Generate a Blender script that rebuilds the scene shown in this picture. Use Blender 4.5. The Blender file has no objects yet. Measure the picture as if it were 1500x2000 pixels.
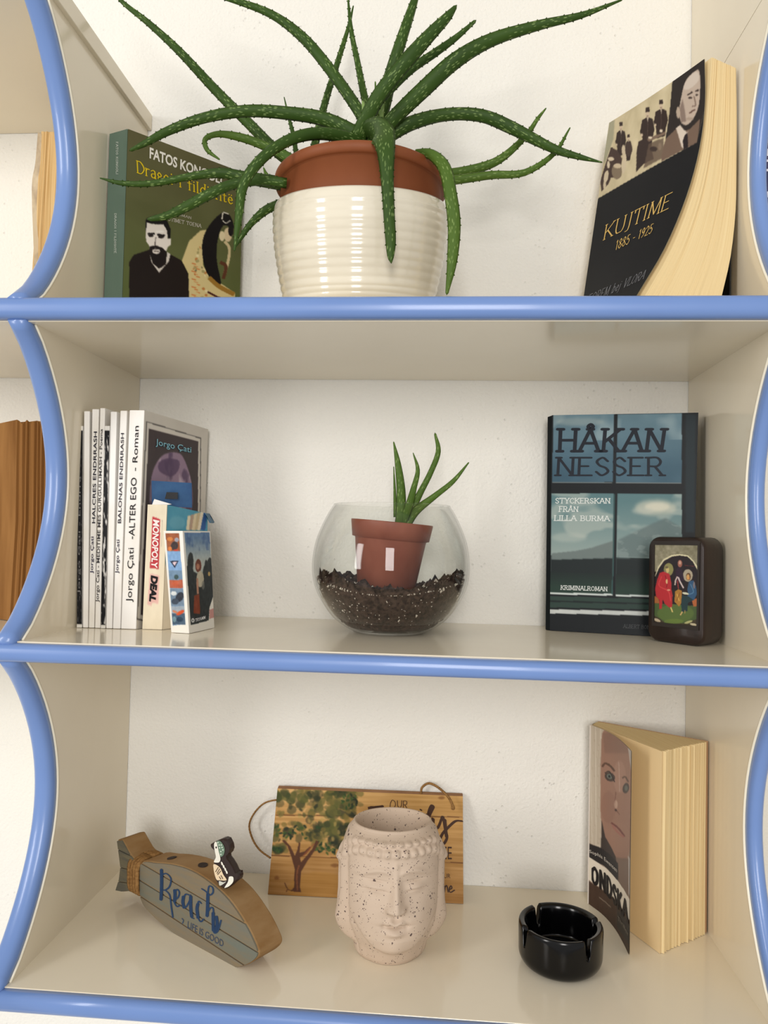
import bpy, bmesh, math, random
import numpy as np
from mathutils import Vector
random.seed(7); RNG = np.random.default_rng(7)
scene = bpy.context.scene
COL = scene.collection

# ------------------------------------------------------------------ camera
F_PX = 1479.6
CAM = np.array([0.3196, -0.7686, 0.0862])
YAW, PITCH, ROLL = -0.0777, 0.0314, 0.02145
def cam_axes():
    cy, sy, cp, sp = math.cos(YAW), math.sin(YAW), math.cos(PITCH), math.sin(PITCH)
    f = np.array([sy*cp, cy*cp, sp]); r = np.array([cy, -sy, 0.0]); u = np.cross(r, f)
    cr, sr = math.cos(ROLL), math.sin(ROLL)
    return r*cr + u*sr, -r*sr + u*cr, f
AR, AU, AF = cam_axes()
cam_data = bpy.data.cameras.new('camera')
cam_data.sensor_fit = 'VERTICAL'; cam_data.sensor_height = 24.0
cam_data.lens = F_PX/2000*24.0; cam_data.clip_start = .01
cam = bpy.data.objects.new('camera', cam_data); COL.objects.link(cam)
from mathutils import Matrix
cam.matrix_world = Matrix(((AR[0], AU[0], -AF[0], CAM[0]), (AR[1], AU[1], -AF[1], CAM[1]), (AR[2], AU[2], -AF[2], CAM[2]), (0, 0, 0, 1)))
scene.camera = cam

# ------------------------------------------------------------------ world, window light, exposure
world = bpy.data.worlds.new('world'); scene.world = world; world.use_nodes = True
bgn = world.node_tree.nodes['Background']
bgn.inputs[0].default_value = (1.0, .982, .958, 1); bgn.inputs[1].default_value = .66
def window_light(name, loc, target, sx, sy, power, col=(1, .965, .93)):
    l = bpy.data.lights.new(name, 'AREA'); l.shape = 'RECTANGLE'; l.size = sx; l.size_y = sy
    l.energy = power; l.color = col
    o = bpy.data.objects.new(name, l); COL.objects.link(o); o.location = loc
    o.rotation_euler = (Vector(target)-Vector(loc)).to_track_quat('-Z', 'Y').to_euler()
    return o
window_light('window_light', (-1.45, -1.9, .55), (.28, 0, .0), .4, 1.2, 24)
window_light('window_light', (.38, -3.0, .55), (.28, 0, .0), .6, 1.3, 40)
scene.view_settings.view_transform = 'Standard'
scene.view_settings.look = 'None'
scene.view_settings.gamma = 1.0
scene.view_settings.use_curve_mapping = False
scene.view_settings.exposure = -0.16

# ------------------------------------------------------------------ measuring helpers
# photo measurement -> point of the room, on a plane of constant depth (P) or height (Q)
def _ray(px, py):
    return AR*(px-750)/F_PX - AU*(py-1000)/F_PX + AF
def P(px, py, y):
    d = _ray(px, py); return CAM + d*((y-CAM[1])/d[1])
def Q(px, py, z):
    d = _ray(px, py); return CAM + d*((z-CAM[2])/d[2])
def on_plane(px, py, a, b, c):
    n = np.cross(b-a, c-a); d = _ray(px, py); return CAM+d*(((a-CAM)@n)/(d@n))
def project(X):
    d = np.asarray(X)-CAM
    z = d@AF
    return np.stack([750+F_PX*(d@AR)/z, 1000-F_PX*(d@AU)/z], -1)
def lin(c):
    c = np.asarray(c, float)/255.0
    return np.where(c <= .04045, c/12.92, ((c+.055)/1.055)**2.4)
def rgba(c): return tuple(lin(c))+(1.0,)

# ------------------------------------------------------------------ materials
MATS = {}
def mat(name, col, rough=.5, spec=.5, bump=None, vary=None, coat=0, metal=0, sub=0, extra=None):
    if name in MATS: return MATS[name]
    m = bpy.data.materials.new(name); m.use_nodes = True; MATS[name] = m
    nt = m.node_tree; N = nt.nodes; L = nt.links; b = N['Principled BSDF']
    b.inputs['Base Color'].default_value = rgba(col); b.inputs['Roughness'].default_value = rough
    b.inputs['Specular IOR Level'].default_value = spec; b.inputs['Metallic'].default_value = metal
    b.inputs['Coat Weight'].default_value = coat; b.inputs['Coat Roughness'].default_value = .08
    tc = N.new('ShaderNodeTexCoord')
    if vary:       # (scale xyz, other colour, low, high)
        sc, c2, lo, hi = vary
        mp = N.new('ShaderNodeMapping'); mp.inputs['Scale'].default_value = sc; L.new(tc.outputs['Object'], mp.inputs[0])
        nz = N.new('ShaderNodeTexNoise'); nz.inputs['Scale'].default_value = 1; nz.inputs['Detail'].default_value = 5
        L.new(mp.outputs[0], nz.inputs['Vector'])
        rp = N.new('ShaderNodeValToRGB'); rp.color_ramp.elements[0].position = lo; rp.color_ramp.elements[1].position = hi
        rp.color_ramp.elements[0].color = rgba(col); rp.color_ramp.elements[1].color = rgba(c2)
        L.new(nz.outputs['Fac'], rp.inputs[0]); L.new(rp.outputs[0], b.inputs['Base Color'])
    if bump:       # (scale xyz, strength, distance)
        sc, st, ds = bump
        mp = N.new('ShaderNodeMapping'); mp.inputs['Scale'].default_value = sc; L.new(tc.outputs['Object'], mp.inputs[0])
        nz = N.new('ShaderNodeTexNoise'); nz.inputs['Scale'].default_value = 1; nz.inputs['Detail'].default_value = 4
        L.new(mp.outputs[0], nz.inputs['Vector'])
        bp = N.new('ShaderNodeBump'); bp.inputs['Strength'].default_value = st; bp.inputs['Distance'].default_value = ds
        L.new(nz.outputs['Fac'], bp.inputs['Height']); L.new(bp.outputs[0], b.inputs['Normal'])
    if extra: extra(nt, b, tc)
    return m
def print_mat(name, rough=.35, spec=.5):
    if name in MATS: return MATS[name]
    m = bpy.data.materials.new(name); m.use_nodes = True; MATS[name] = m
    b = m.node_tree.nodes['Principled BSDF']; b.inputs['Roughness'].default_value = rough
    b.inputs['Specular IOR Level'].default_value = spec
    a = m.node_tree.nodes.new('ShaderNodeVertexColor'); a.layer_name = 'print'
    m.node_tree.links.new(a.outputs[0], b.inputs['Base Color'])
    return m

def wall_extra(nt, b, tc):
    N, L = nt.nodes, nt.links
    n1 = N.new('ShaderNodeTexNoise'); n1.inputs['Scale'].default_value = 340; n1.inputs['Detail'].default_value = 3
    n2 = N.new('ShaderNodeTexNoise'); n2.inputs['Scale'].default_value = 60; n2.inputs['Detail'].default_value = 4
    v = N.new('ShaderNodeTexVoronoi'); v.inputs['Scale'].default_value = 130
    r = N.new('ShaderNodeValToRGB'); r.color_ramp.elements[0].position = .03; r.color_ramp.elements[1].position = .16
    n3 = N.new('ShaderNodeTexNoise'); n3.inputs['Scale'].default_value = 9
    g = N.new('ShaderNodeValToRGB'); g.color_ramp.elements[0].position = .5; g.color_ramp.elements[1].position = .62
    for n in (n1, n2, v, n3): L.new(tc.outputs['Object'], n.inputs['Vector'])
    L.new(v.outputs['Distance'], r.inputs[0]); L.new(n3.outputs['Fac'], g.inputs[0])
    inv = N.new('ShaderNodeMath'); inv.operation = 'SUBTRACT'; inv.inputs[0].default_value = 1; L.new(r.outputs[0], inv.inputs[1])
    pit = N.new('ShaderNodeMath'); pit.operation = 'MULTIPLY'; L.new(inv.outputs[0], pit.inputs[0]); L.new(g.outputs[0], pit.inputs[1])
    a = N.new('ShaderNodeMath'); a.operation = 'ADD'; L.new(n1.outputs['Fac'], a.inputs[0]); L.new(n2.outputs['Fac'], a.inputs[1])
    s = N.new('ShaderNodeMath'); s.operation = 'SUBTRACT'; L.new(a.outputs[0], s.inputs[0]); L.new(pit.outputs[0], s.inputs[1])
    bp = N.new('ShaderNodeBump'); bp.inputs['Strength'].default_value = .65; bp.inputs['Distance'].default_value = .0014
    L.new(s.outputs[0], bp.inputs['Height']); L.new(bp.outputs[0], b.inputs['Normal'])
M_WALL = mat('wall_plaster', (238, 236, 229), .85, .2, extra=wall_extra)
M_CREAM = mat('cream_laminate', (234, 224, 202), .13, .5, bump=((40, 40, 40), .04, .001), vary=((7, 7, 7), (229, 218, 195), .3, .7))
M_EDGE = mat('cream_edging', (238, 230, 208), .35)
M_BLUE = mat('blue_edge_trim', (106, 136, 192), .3, .5, vary=((9, 9, 9), (112, 142, 198), .35, .65), coat=.2)
def paper(name, c1, c2, lo=.3, hi=.75, su=150, sv=1.3):
    m = bpy.data.materials.new(name); m.use_nodes = True; nt = m.node_tree; N, L = nt.nodes, nt.links; b = N['Principled BSDF']
    b.inputs['Roughness'].default_value = .85; b.inputs['Specular IOR Level'].default_value = .15
    uv = N.new('ShaderNodeUVMap'); uv.uv_map = 'uv'; mp = N.new('ShaderNodeMapping'); mp.inputs['Scale'].default_value = (su, sv, 1); L.new(uv.outputs[0], mp.inputs[0])
    nz = N.new('ShaderNodeTexNoise'); nz.inputs['Scale'].default_value = 1; nz.inputs['Detail'].default_value = 6; L.new(mp.outputs[0], nz.inputs['Vector'])
    rp = N.new('ShaderNodeValToRGB'); rp.color_ramp.elements[0].position = lo; rp.color_ramp.elements[1].position = hi
    rp.color_ramp.elements[0].color = rgba(c1); rp.color_ramp.elements[1].color = rgba(c2); L.new(nz.outputs['Fac'], rp.inputs[0]); L.new(rp.outputs[0], b.inputs['Base Color'])
    bp = N.new('ShaderNodeBump'); bp.inputs['Strength'].default_value = .35; bp.inputs['Distance'].default_value = .0004; L.new(nz.outputs['Fac'], bp.inputs['Height']); L.new(bp.outputs[0], b.inputs['Normal'])
    return m
M_PAPER = paper('page_paper', (228, 208, 162), (212, 184, 134))
M_PAPERW = mat('page_paper_white', (226, 220, 208), .8, .2, vary=((1200, 1200, 10), (200, 194, 180), .35, .7))
M_PAPERB = paper('page_paper_brown', (156, 112, 64), (118, 78, 38), .3, .7, 70, 1.5)
M_WHITE = mat('white_card', (238, 235, 230), .4, .4, vary=((60, 60, 25), (226, 220, 208), .4, .8))
M_BLACK = mat('black_card', (14, 14, 16), .4, .2)
M_TERRA = mat('terracotta_plastic', (136, 76, 42), .5, .25, bump=((80, 80, 80), .05, .001), vary=((25, 25, 12), (124, 66, 36), .3, .7))
M_TERRA2 = mat('terracotta_plastic_small', (146, 84, 64), .45, .3, vary=((60, 60, 30), (124, 64, 46), .3, .7))
M_CERAM = mat('cream_glaze', (226, 218, 198), .12, .55, coat=.25, vary=((14, 14, 40), (212, 203, 182), .35, .7))
M_ROPE = mat('jute_rope', (158, 120, 74), .9, .1, vary=((500, 500, 500), (120, 86, 50), .35, .7), bump=((900, 900, 900), .6, .0006))
M_BLKGLASS = mat('black_glass', (4, 4, 5), .16, .35)
M_SOIL = mat('potting_soil', (78, 62, 54), .95, .1, vary=((300, 300, 300), (34, 26, 22), .35, .65), bump=((500, 500, 500), .8, .001))
M_PERL = mat('perlite', (216, 206, 190), .8, .2)
M_WOODS = mat('carved_wood_side', (152, 122, 84), .75, .15, vary=((30, 30, 120), (134, 100, 60), .35, .7), bump=((60, 60, 400), .3, .0005))
M_PLANK = mat('painted_plank', (118, 110, 94), .75, .2, vary=((25, 25, 160), (128, 112, 86), .42, .68), bump=((60, 60, 500), .3, .0004))
M_DARKWOOD = mat('dark_wood', (40, 26, 20), .42, .35, vary=((90, 90, 20), (24, 15, 12), .35, .7), bump=((200, 200, 30), .15, .0005), coat=.15)
M_SILVER = mat('silver_bezel', (120, 112, 92), .35, .5, metal=.8, bump=((400, 400, 400), .5, .0006))
M_NAVY = mat('navy_ink', (36, 62, 110), .6, .2)

def glass_mat():
    m = bpy.data.materials.new('clear_glass'); m.use_nodes = True; nt = m.node_tree; N, L = nt.nodes, nt.links
    N.remove(N['Principled BSDF']); out = N['Material Output']
    t = N.new('ShaderNodeBsdfTransparent'); t.inputs[0].default_value = (.985, .99, .983, 1)
    g = N.new('ShaderNodeBsdfGlossy'); g.inputs['Roughness'].default_value = .015
    lw = N.new('ShaderNodeLayerWeight'); pw = N.new('ShaderNodeMath'); pw.operation = 'POWER'; pw.inputs[1].default_value = 3.6; lw.inputs[0].default_value = .5
    L.new(lw.outputs['Facing'], pw.inputs[0]); fr = N.new('ShaderNodeMath'); fr.operation = 'MULTIPLY_ADD'; fr.inputs[1].default_value = .85; fr.inputs[2].default_value = .022; L.new(pw.outputs[0], fr.inputs[0])
    mx = N.new('ShaderNodeMixShader'); L.new(fr.outputs[0], mx.inputs[0]); L.new(t.outputs[0], mx.inputs[1]); L.new(g.outputs[0], mx.inputs[2])
    L.new(mx.outputs[0], out.inputs[0]); return m
M_GLASS = glass_mat()

def leaf_mat(name, c1, c2, spot):
    m = bpy.data.materials.new(name); m.use_nodes = True; nt = m.node_tree; N, L = nt.nodes, nt.links; b = N['Principled BSDF']
    b.inputs['Roughness'].default_value = .5; b.inputs['Specular IOR Level'].default_value = .18
    uv = N.new('ShaderNodeUVMap'); uv.uv_map = 'uv'
    mp = N.new('ShaderNodeMapping'); mp.inputs['Scale'].default_value = (190, 1300, 1); L.new(uv.outputs[0], mp.inputs[0])
    v = N.new('ShaderNodeTexVoronoi'); v.inputs['Scale'].default_value = 1; L.new(mp.outputs[0], v.inputs['Vector'])
    r = N.new('ShaderNodeValToRGB'); r.color_ramp.elements[0].position = .2; r.color_ramp.elements[1].position = .36
    r.color_ramp.elements[0].color = (1, 1, 1, 1); r.color_ramp.elements[1].color = (0, 0, 0, 1); L.new(v.outputs['Distance'], r.inputs[0])
    n = N.new('ShaderNodeTexNoise'); n.inputs['Scale'].default_value = 45; L.new(uv.outputs[0], n.inputs['Vector'])
    r2 = N.new('ShaderNodeValToRGB'); r2.color_ramp.elements[0].position = .36; r2.color_ramp.elements[1].position = .5; L.new(n.outputs['Fac'], r2.inputs[0])
    mul = N.new('ShaderNodeMath'); mul.operation = 'MULTIPLY'; L.new(r.outputs[0], mul.inputs[0]); L.new(r2.outputs[0], mul.inputs[1])
    sc = N.new('ShaderNodeMath'); sc.operation = 'MULTIPLY'; sc.inputs[1].default_value = .55; L.new(mul.outputs[0], sc.inputs[0])
    n2 = N.new('ShaderNodeTexNoise'); n2.inputs['Scale'].default_value = 14; n2.inputs['Detail'].default_value = 3; L.new(uv.outputs[0], n2.inputs['Vector'])
    m1 = N.new('ShaderNodeMix'); m1.data_type = 'RGBA'; L.new(n2.outputs['Fac'], m1.inputs[0]); m1.inputs[6].default_value = rgba(c1); m1.inputs[7].default_value = rgba(c2)
    m2 = N.new('ShaderNodeMix'); m2.data_type = 'RGBA'; L.new(sc.outputs[0], m2.inputs[0]); L.new(m1.outputs[2], m2.inputs[6]); m2.inputs[7].default_value = rgba(spot)
    L.new(m2.outputs[2], b.inputs['Base Color']); return m
M_LEAF = leaf_mat('aloe_leaf', (36, 58, 20), (64, 92, 30), (142, 166, 100))
M_LEAFL = leaf_mat('aloe_leaf_light', (58, 86, 30), (86, 112, 40), (142, 164, 96))
M_LEAFP = leaf_mat('aloe_leaf_pale', (110, 140, 70), (140, 165, 100), (200, 210, 170))

# ------------------------------------------------------------------ object helpers
def link(name, me, m=None, parent=None, smooth=False):
    o = bpy.data.objects.new(name, me); COL.objects.link(o)
    if m is not None:
        for mm in (m if isinstance(m, (list, tuple)) else [m]): me.materials.append(mm)
    if parent is not None: o.parent = parent; o.matrix_parent_inverse = Matrix.Translation(parent.matrix_basis.translation).inverted()
    if smooth: me.polygons.foreach_set('use_smooth', [True]*len(me.polygons))
    return o
def mesh(name, verts, faces, m=None, parent=None, smooth=False):
    me = bpy.data.meshes.new(name); me.from_pydata([tuple(map(float, v)) for v in verts], [], [tuple(map(int, f)) for f in faces]); me.update()
    return link(name, me, m, parent, smooth)
def fix(o):
    bm = bmesh.new(); bm.from_mesh(o.data); bmesh.ops.recalc_face_normals(bm, faces=bm.faces); bm.to_mesh(o.data); bm.free(); return o
def tag(o, label=None, cat=None, group=None, kind=None):
    if label: o['label'] = label
    if cat: o['category'] = cat
    if group: o['group'] = group
    if kind: o['kind'] = kind
    return o
def thing(name, loc, label, cat, group=None):
    o = bpy.data.objects.new(name, None); COL.objects.link(o); o.location = tuple(map(float, loc)); o.empty_display_size = .02
    return tag(o, label, cat, group)
def bevel(o, w, seg=2, ang=40):
    md = o.modifiers.new('bevel', 'BEVEL'); md.width = w; md.segments = seg; md.limit_method = 'ANGLE'; md.angle_limit = math.radians(ang); return o
def prism(name, bot, top, m, parent=None, bev=0):
    """closed solid between two matching rings of 3D points"""
    n = len(bot); v = list(bot)+list(top)
    f = [(i, (i+1) % n, n+(i+1) % n, n+i) for i in range(n)]+[tuple(range(n))[::-1], tuple(range(n, 2*n))]
    o = fix(mesh(name, v, f, m, parent))
    if bev: bevel(o, bev)
    return o
def box(name, a, b, m, parent=None, bev=0):
    (x0, y0, z0), (x1, y1, z1) = a, b
    r = lambda z: [(x0, y0, z), (x1, y0, z), (x1, y1, z), (x0, y1, z)]
    return prism(name, r(z0), r(z1), m, parent, bev)
def catmull(pts, n=8, closed=False):
    p = np.asarray(pts, float); out = []; N = len(p)
    for i in range(N if closed else N-1):
        if closed: a, b, c, d = p[(i-1) % N], p[i], p[(i+1) % N], p[(i+2) % N]
        else: b, c = p[i], p[i+1]; a = p[i-1] if i else 2*b-c; d = p[i+2] if i+2 < N else 2*c-b
        for k in range(n):
            t = k/n
            out.append(.5*((2*b)+(-a+c)*t+(2*a-5*b+4*c-d)*t*t+(-a+3*b-3*c+d)*t**3))
    if not closed: out.append(p[-1])
    return np.array(out)
def lathe(name, prof, c, m, parent=None, seg=64, close=False, tilt=None, smooth=True):
    """prof: (r, z) list, revolved about the vertical through c"""
    v = []; f = []; n = len(prof)
    for i in range(seg):
        a = 2*math.pi*i/seg
        for r, z in prof: v.append((r*math.cos(a), r*math.sin(a), z))
    for i in range(seg):
        j = (i+1) % seg
        for k in range(n-1 if not close else n):
            l = (k+1) % n
            f.append((i*n+k, j*n+k, j*n+l, i*n+l))
    v = np.array(v)
    if tilt is not None: v = v@np.array(tilt).T
    o = mesh(name, v+np.array(c), f, m, parent, smooth)
    bm = bmesh.new(); bm.from_mesh(o.data); bmesh.ops.remove_doubles(bm, verts=bm.verts, dist=1e-6)
    bmesh.ops.recalc_face_normals(bm, faces=bm.faces); bm.to_mesh(o.data); bm.free()
    if smooth: o.data.polygons.foreach_set('use_smooth', [True]*len(o.data.polygons))
    return o
def tube(name, pts, rad, m, parent=None, seg=8, twist=0):
    pts = np.asarray(pts, float); n = len(pts); v = []; f = []
    T = np.gradient(pts, axis=0); T /= np.linalg.norm(T, axis=1)[:, None]+1e-12
    ref = np.array([.31, .2, .93]); u = np.cross(T[0], ref); u /= np.linalg.norm(u)
    for i in range(n):
        u = u-T[i]*(u@T[i]); u /= np.linalg.norm(u); w = np.cross(T[i], u); r = rad[i] if hasattr(rad, '__len__') else rad
        for k in range(seg):
            a = 2*math.pi*k/seg+twist*i
            rr = r*(1+(.22*math.cos(2*(a-twist*i)+twist*i*2) if twist else 0))
            v.append(pts[i]+u*math.cos(a)*rr+w*math.sin(a)*rr)
    for i in range(n-1):
        for k in range(seg):
            l = (k+1) % seg; f.append((i*seg+k, i*seg+l, (i+1)*seg+l, (i+1)*seg+k))
    f.append(tuple(range(seg))[::-1]); f.append(tuple(range((n-1)*seg, n*seg)))
    return fix(mesh(name, v, f, m, parent, True))

# ------------------------------------------------------------------ printed surfaces
class Surf:
    """a surface f(u, v) -> point (u to the right, v downwards); inv() finds the (u, v) of a measured spot"""
    def __init__(s, f, n=None): s.f = f
    @staticmethod
    def quad(tl, tr, br, bl):
        tl, tr, br, bl = map(np.array, (tl, tr, br, bl))
        def f(u, v):
            u = np.asarray(u, float)[..., None]; v = np.asarray(v, float)[..., None]
            return tl*(1-u)*(1-v)+tr*u*(1-v)+br*u*v+bl*(1-u)*v
        return Surf(f)
    @staticmethod
    def edges(left, right, bow=None):
        """between two 3D polylines of equal parameter (top to bottom)"""
        A, B = np.asarray(left, float), np.asarray(right, float); K = len(A)-1
        def lerp(C, v):
            x = np.clip(v, -.2, 1.2)*K; i = np.clip(np.floor(x).astype(int), 0, K-1); t = (x-i)[..., None]
            return C[i]*(1-t)+C[i+1]*t
        def f(u, v):
            u = np.asarray(u, float); v = np.asarray(v, float); u, v = np.broadcast_arrays(u, v)
            r = lerp(A, v)*(1-u[..., None])+lerp(B, v)*u[..., None]
            if bow is not None: r = r+bow(u, v)
            return r
        return Surf(f)
    def normal(s, u, v):
        e = 1e-3; a = s.f(u+e, v)-s.f(u-e, v); b = s.f(u, v+e)-s.f(u, v-e)
        n = np.cross(a, b); n /= np.linalg.norm(n, axis=-1)[..., None]+1e-12
        p = s.f(u, v); sg = np.sign(((CAM-p)*n).sum(-1))[..., None]
        return n*np.where(sg == 0, 1, sg)
    def inv(s, pts):
        q = np.asarray(pts, float).reshape(-1, 2); g = np.linspace(0, 1, 15); U, V = np.meshgrid(g, g)
        G = project(s.f(U.ravel(), V.ravel())); k = ((q[:, None]-G[None])**2).sum(-1).argmin(1)
        u, v = U.ravel()[k].copy(), V.ravel()[k].copy()
        for _ in range(7):
            p = project(s.f(u, v)); e = 1e-4; du = (project(s.f(u+e, v))-p)/e; dv = (project(s.f(u, v+e))-p)/e
            det = du[:, 0]*dv[:, 1]-du[:, 1]*dv[:, 0]; det = np.where(abs(det) < 1e-9, 1e-9, det); r = q-p
            u = u+np.clip((r[:, 0]*dv[:, 1]-r[:, 1]*dv[:, 0])/det, -.3, .3); v = v+np.clip((du[:, 0]*r[:, 1]-du[:, 1]*r[:, 0])/det, -.3, .3)
        return np.stack([u, v], -1)

class Canvas:
    """flat print of a cover: colours on a fine grid in the cover's own (u, v) frame"""
    def __init__(s, surf, nu, nv, bg, org=(0, 0), scale=1.0):
        s.surf, s.nu, s.nv = surf, nu, nv; s.org, s.sc = np.array(org, float), scale
        s.U, s.V = np.meshgrid(np.linspace(0, 1, nu), np.linspace(0, 1, nv))
        s.C = np.zeros((nv, nu, 3))+np.array(bg, float)
    def uv(s, pts): return s.surf.inv(np.asarray(pts, float)/s.sc+s.org)
    def mask(s, uv, soft=1):
        x, y = uv[:, 0], uv[:, 1]; m = np.zeros(s.U.shape, bool)
        i0 = max(0, int((y.min())*(s.nv-1))-1); i1 = min(s.nv, int(y.max()*(s.nv-1))+3)
        j0 = max(0, int((x.min())*(s.nu-1))-1); j1 = min(s.nu, int(x.max()*(s.nu-1))+3)
        if i1 <= i0 or j1 <= j0: return m.astype(float)
        U, V = s.U[i0:i1, j0:j1], s.V[i0:i1, j0:j1]; mm = np.zeros(U.shape, bool); n = len(x)
        for k in range(n):
            xa, ya, xb, yb = x[k], y[k], x[(k+1) % n], y[(k+1) % n]
            if ya == yb: continue
            mm ^= ((ya > V) != (yb > V)) & (U < (xb-xa)*(V-ya)/(yb-ya)+xa)
        m[i0:i1, j0:j1] = mm; m = m.astype(float)
        for _ in range(soft):
            p = np.pad(m, 1, mode='edge'); m = (p[:-2, 1:-1]+p[2:, 1:-1]+p[1:-1, :-2]+p[1:-1, 2:]+2*m)/6
        return m
    def blend(s, m, col, a=1): m = (m*a)[..., None]; s.C = s.C*(1-m)+np.array(col, float)*m
    def poly(s, pts, col, a=1, soft=1, smooth=False):
        if smooth: pts = catmull(pts, 5, True)
        s.blend(s.mask(s.uv(pts), soft), col, a)
    def ell(s, cx, cy, rx, ry, col, a=1, soft=1, rot=0, n=18):
        t = np.linspace(0, 2*math.pi, n, endpoint=False); x, y = rx*np.cos(t), ry*np.sin(t); c, d = math.cos(rot), math.sin(rot)
        s.poly(np.stack([cx+x*c-y*d, cy+x*d+y*c], -1), col, a, soft)
    def line(s, pts, w, col, a=1, soft=1, smooth=True):
        p = catmull(pts, 5) if smooth and len(pts) > 2 else np.asarray(pts, float)
        T = np.gradient(p, axis=0); T /= np.linalg.norm(T, axis=1)[:, None]+1e-9; n = np.stack([-T[:, 1], T[:, 0]], -1)*w/2
        s.poly(np.concatenate([p+n, (p-n)[::-1]]), col, a, soft)
    def noise(s, su, sv, amp, seed=0, col=None, thr=None, m=None):
        r = np.random.default_rng(seed); tot = np.zeros(s.U.shape)
        for o in range(3):
            ku, kv = int(su*2**o)+2, int(sv*2**o)+2; g = r.random((kv, ku))
            x, y = s.U*(ku-1.001), s.V*(kv-1.001); i, j = y.astype(int), x.astype(int); fx, fy = x-j, y-i
            fx = fx*fx*(3-2*fx); fy = fy*fy*(3-2*fy)
            tot += (g[i, j]*(1-fx)*(1-fy)+g[i, j+1]*fx*(1-fy)+g[i+1, j]*(1-fx)*fy+g[i+1, j+1]*fx*fy)/2**o
        tot = tot/1.75
        if m is None: m = 1.0
        if col is None: s.C = np.clip(s.C+((tot-.5)*amp*m)[..., None], 0, 255)
        else: s.blend(np.clip((tot-thr)*8, 0, 1)*m, col, amp)
    def grad(s, m, c0, c1, v0=0, v1=1, a=1):
        t = np.clip((s.V-v0)/(v1-v0), 0, 1)[..., None]; g = np.array(c0)*(1-t)+np.array(c1)*t; mm = (m*a)[..., None]; s.C = s.C*(1-mm)+g*mm
    def build(s, name, m, parent, off=.0003, label=None):
        u, v = s.U.ravel(), s.V.ravel(); X = s.surf.f(u, v)+s.surf.normal(u, v)*off
        nu, nv = s.nu, s.nv; i = np.arange(nv-1)[:, None]*nu+np.arange(nu-1)[None]; i = i.ravel()
        F = np.stack([i, i+nu, i+nu+1, i+1], -1)
        me = bpy.data.meshes.new(name); me.vertices.add(len(X)); me.vertices.foreach_set('co', X.ravel())
        me.loops.add(F.size); me.loops.foreach_set('vertex_index', F.ravel()); me.polygons.add(len(F))
        me.polygons.foreach_set('loop_start', np.arange(len(F))*4); me.update(calc_edges=True)
        ca = me.color_attributes.new('print', 'FLOAT_COLOR', 'POINT')
        c = np.ones((len(X), 4)); c[:, :3] = lin(np.clip(s.C.reshape(-1, 3), 0, 255)); ca.data.foreach_set('color', c.ravel())
        o = link(name, me, m, parent, True)
        if label: o['label'] = label
        return o

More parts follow.
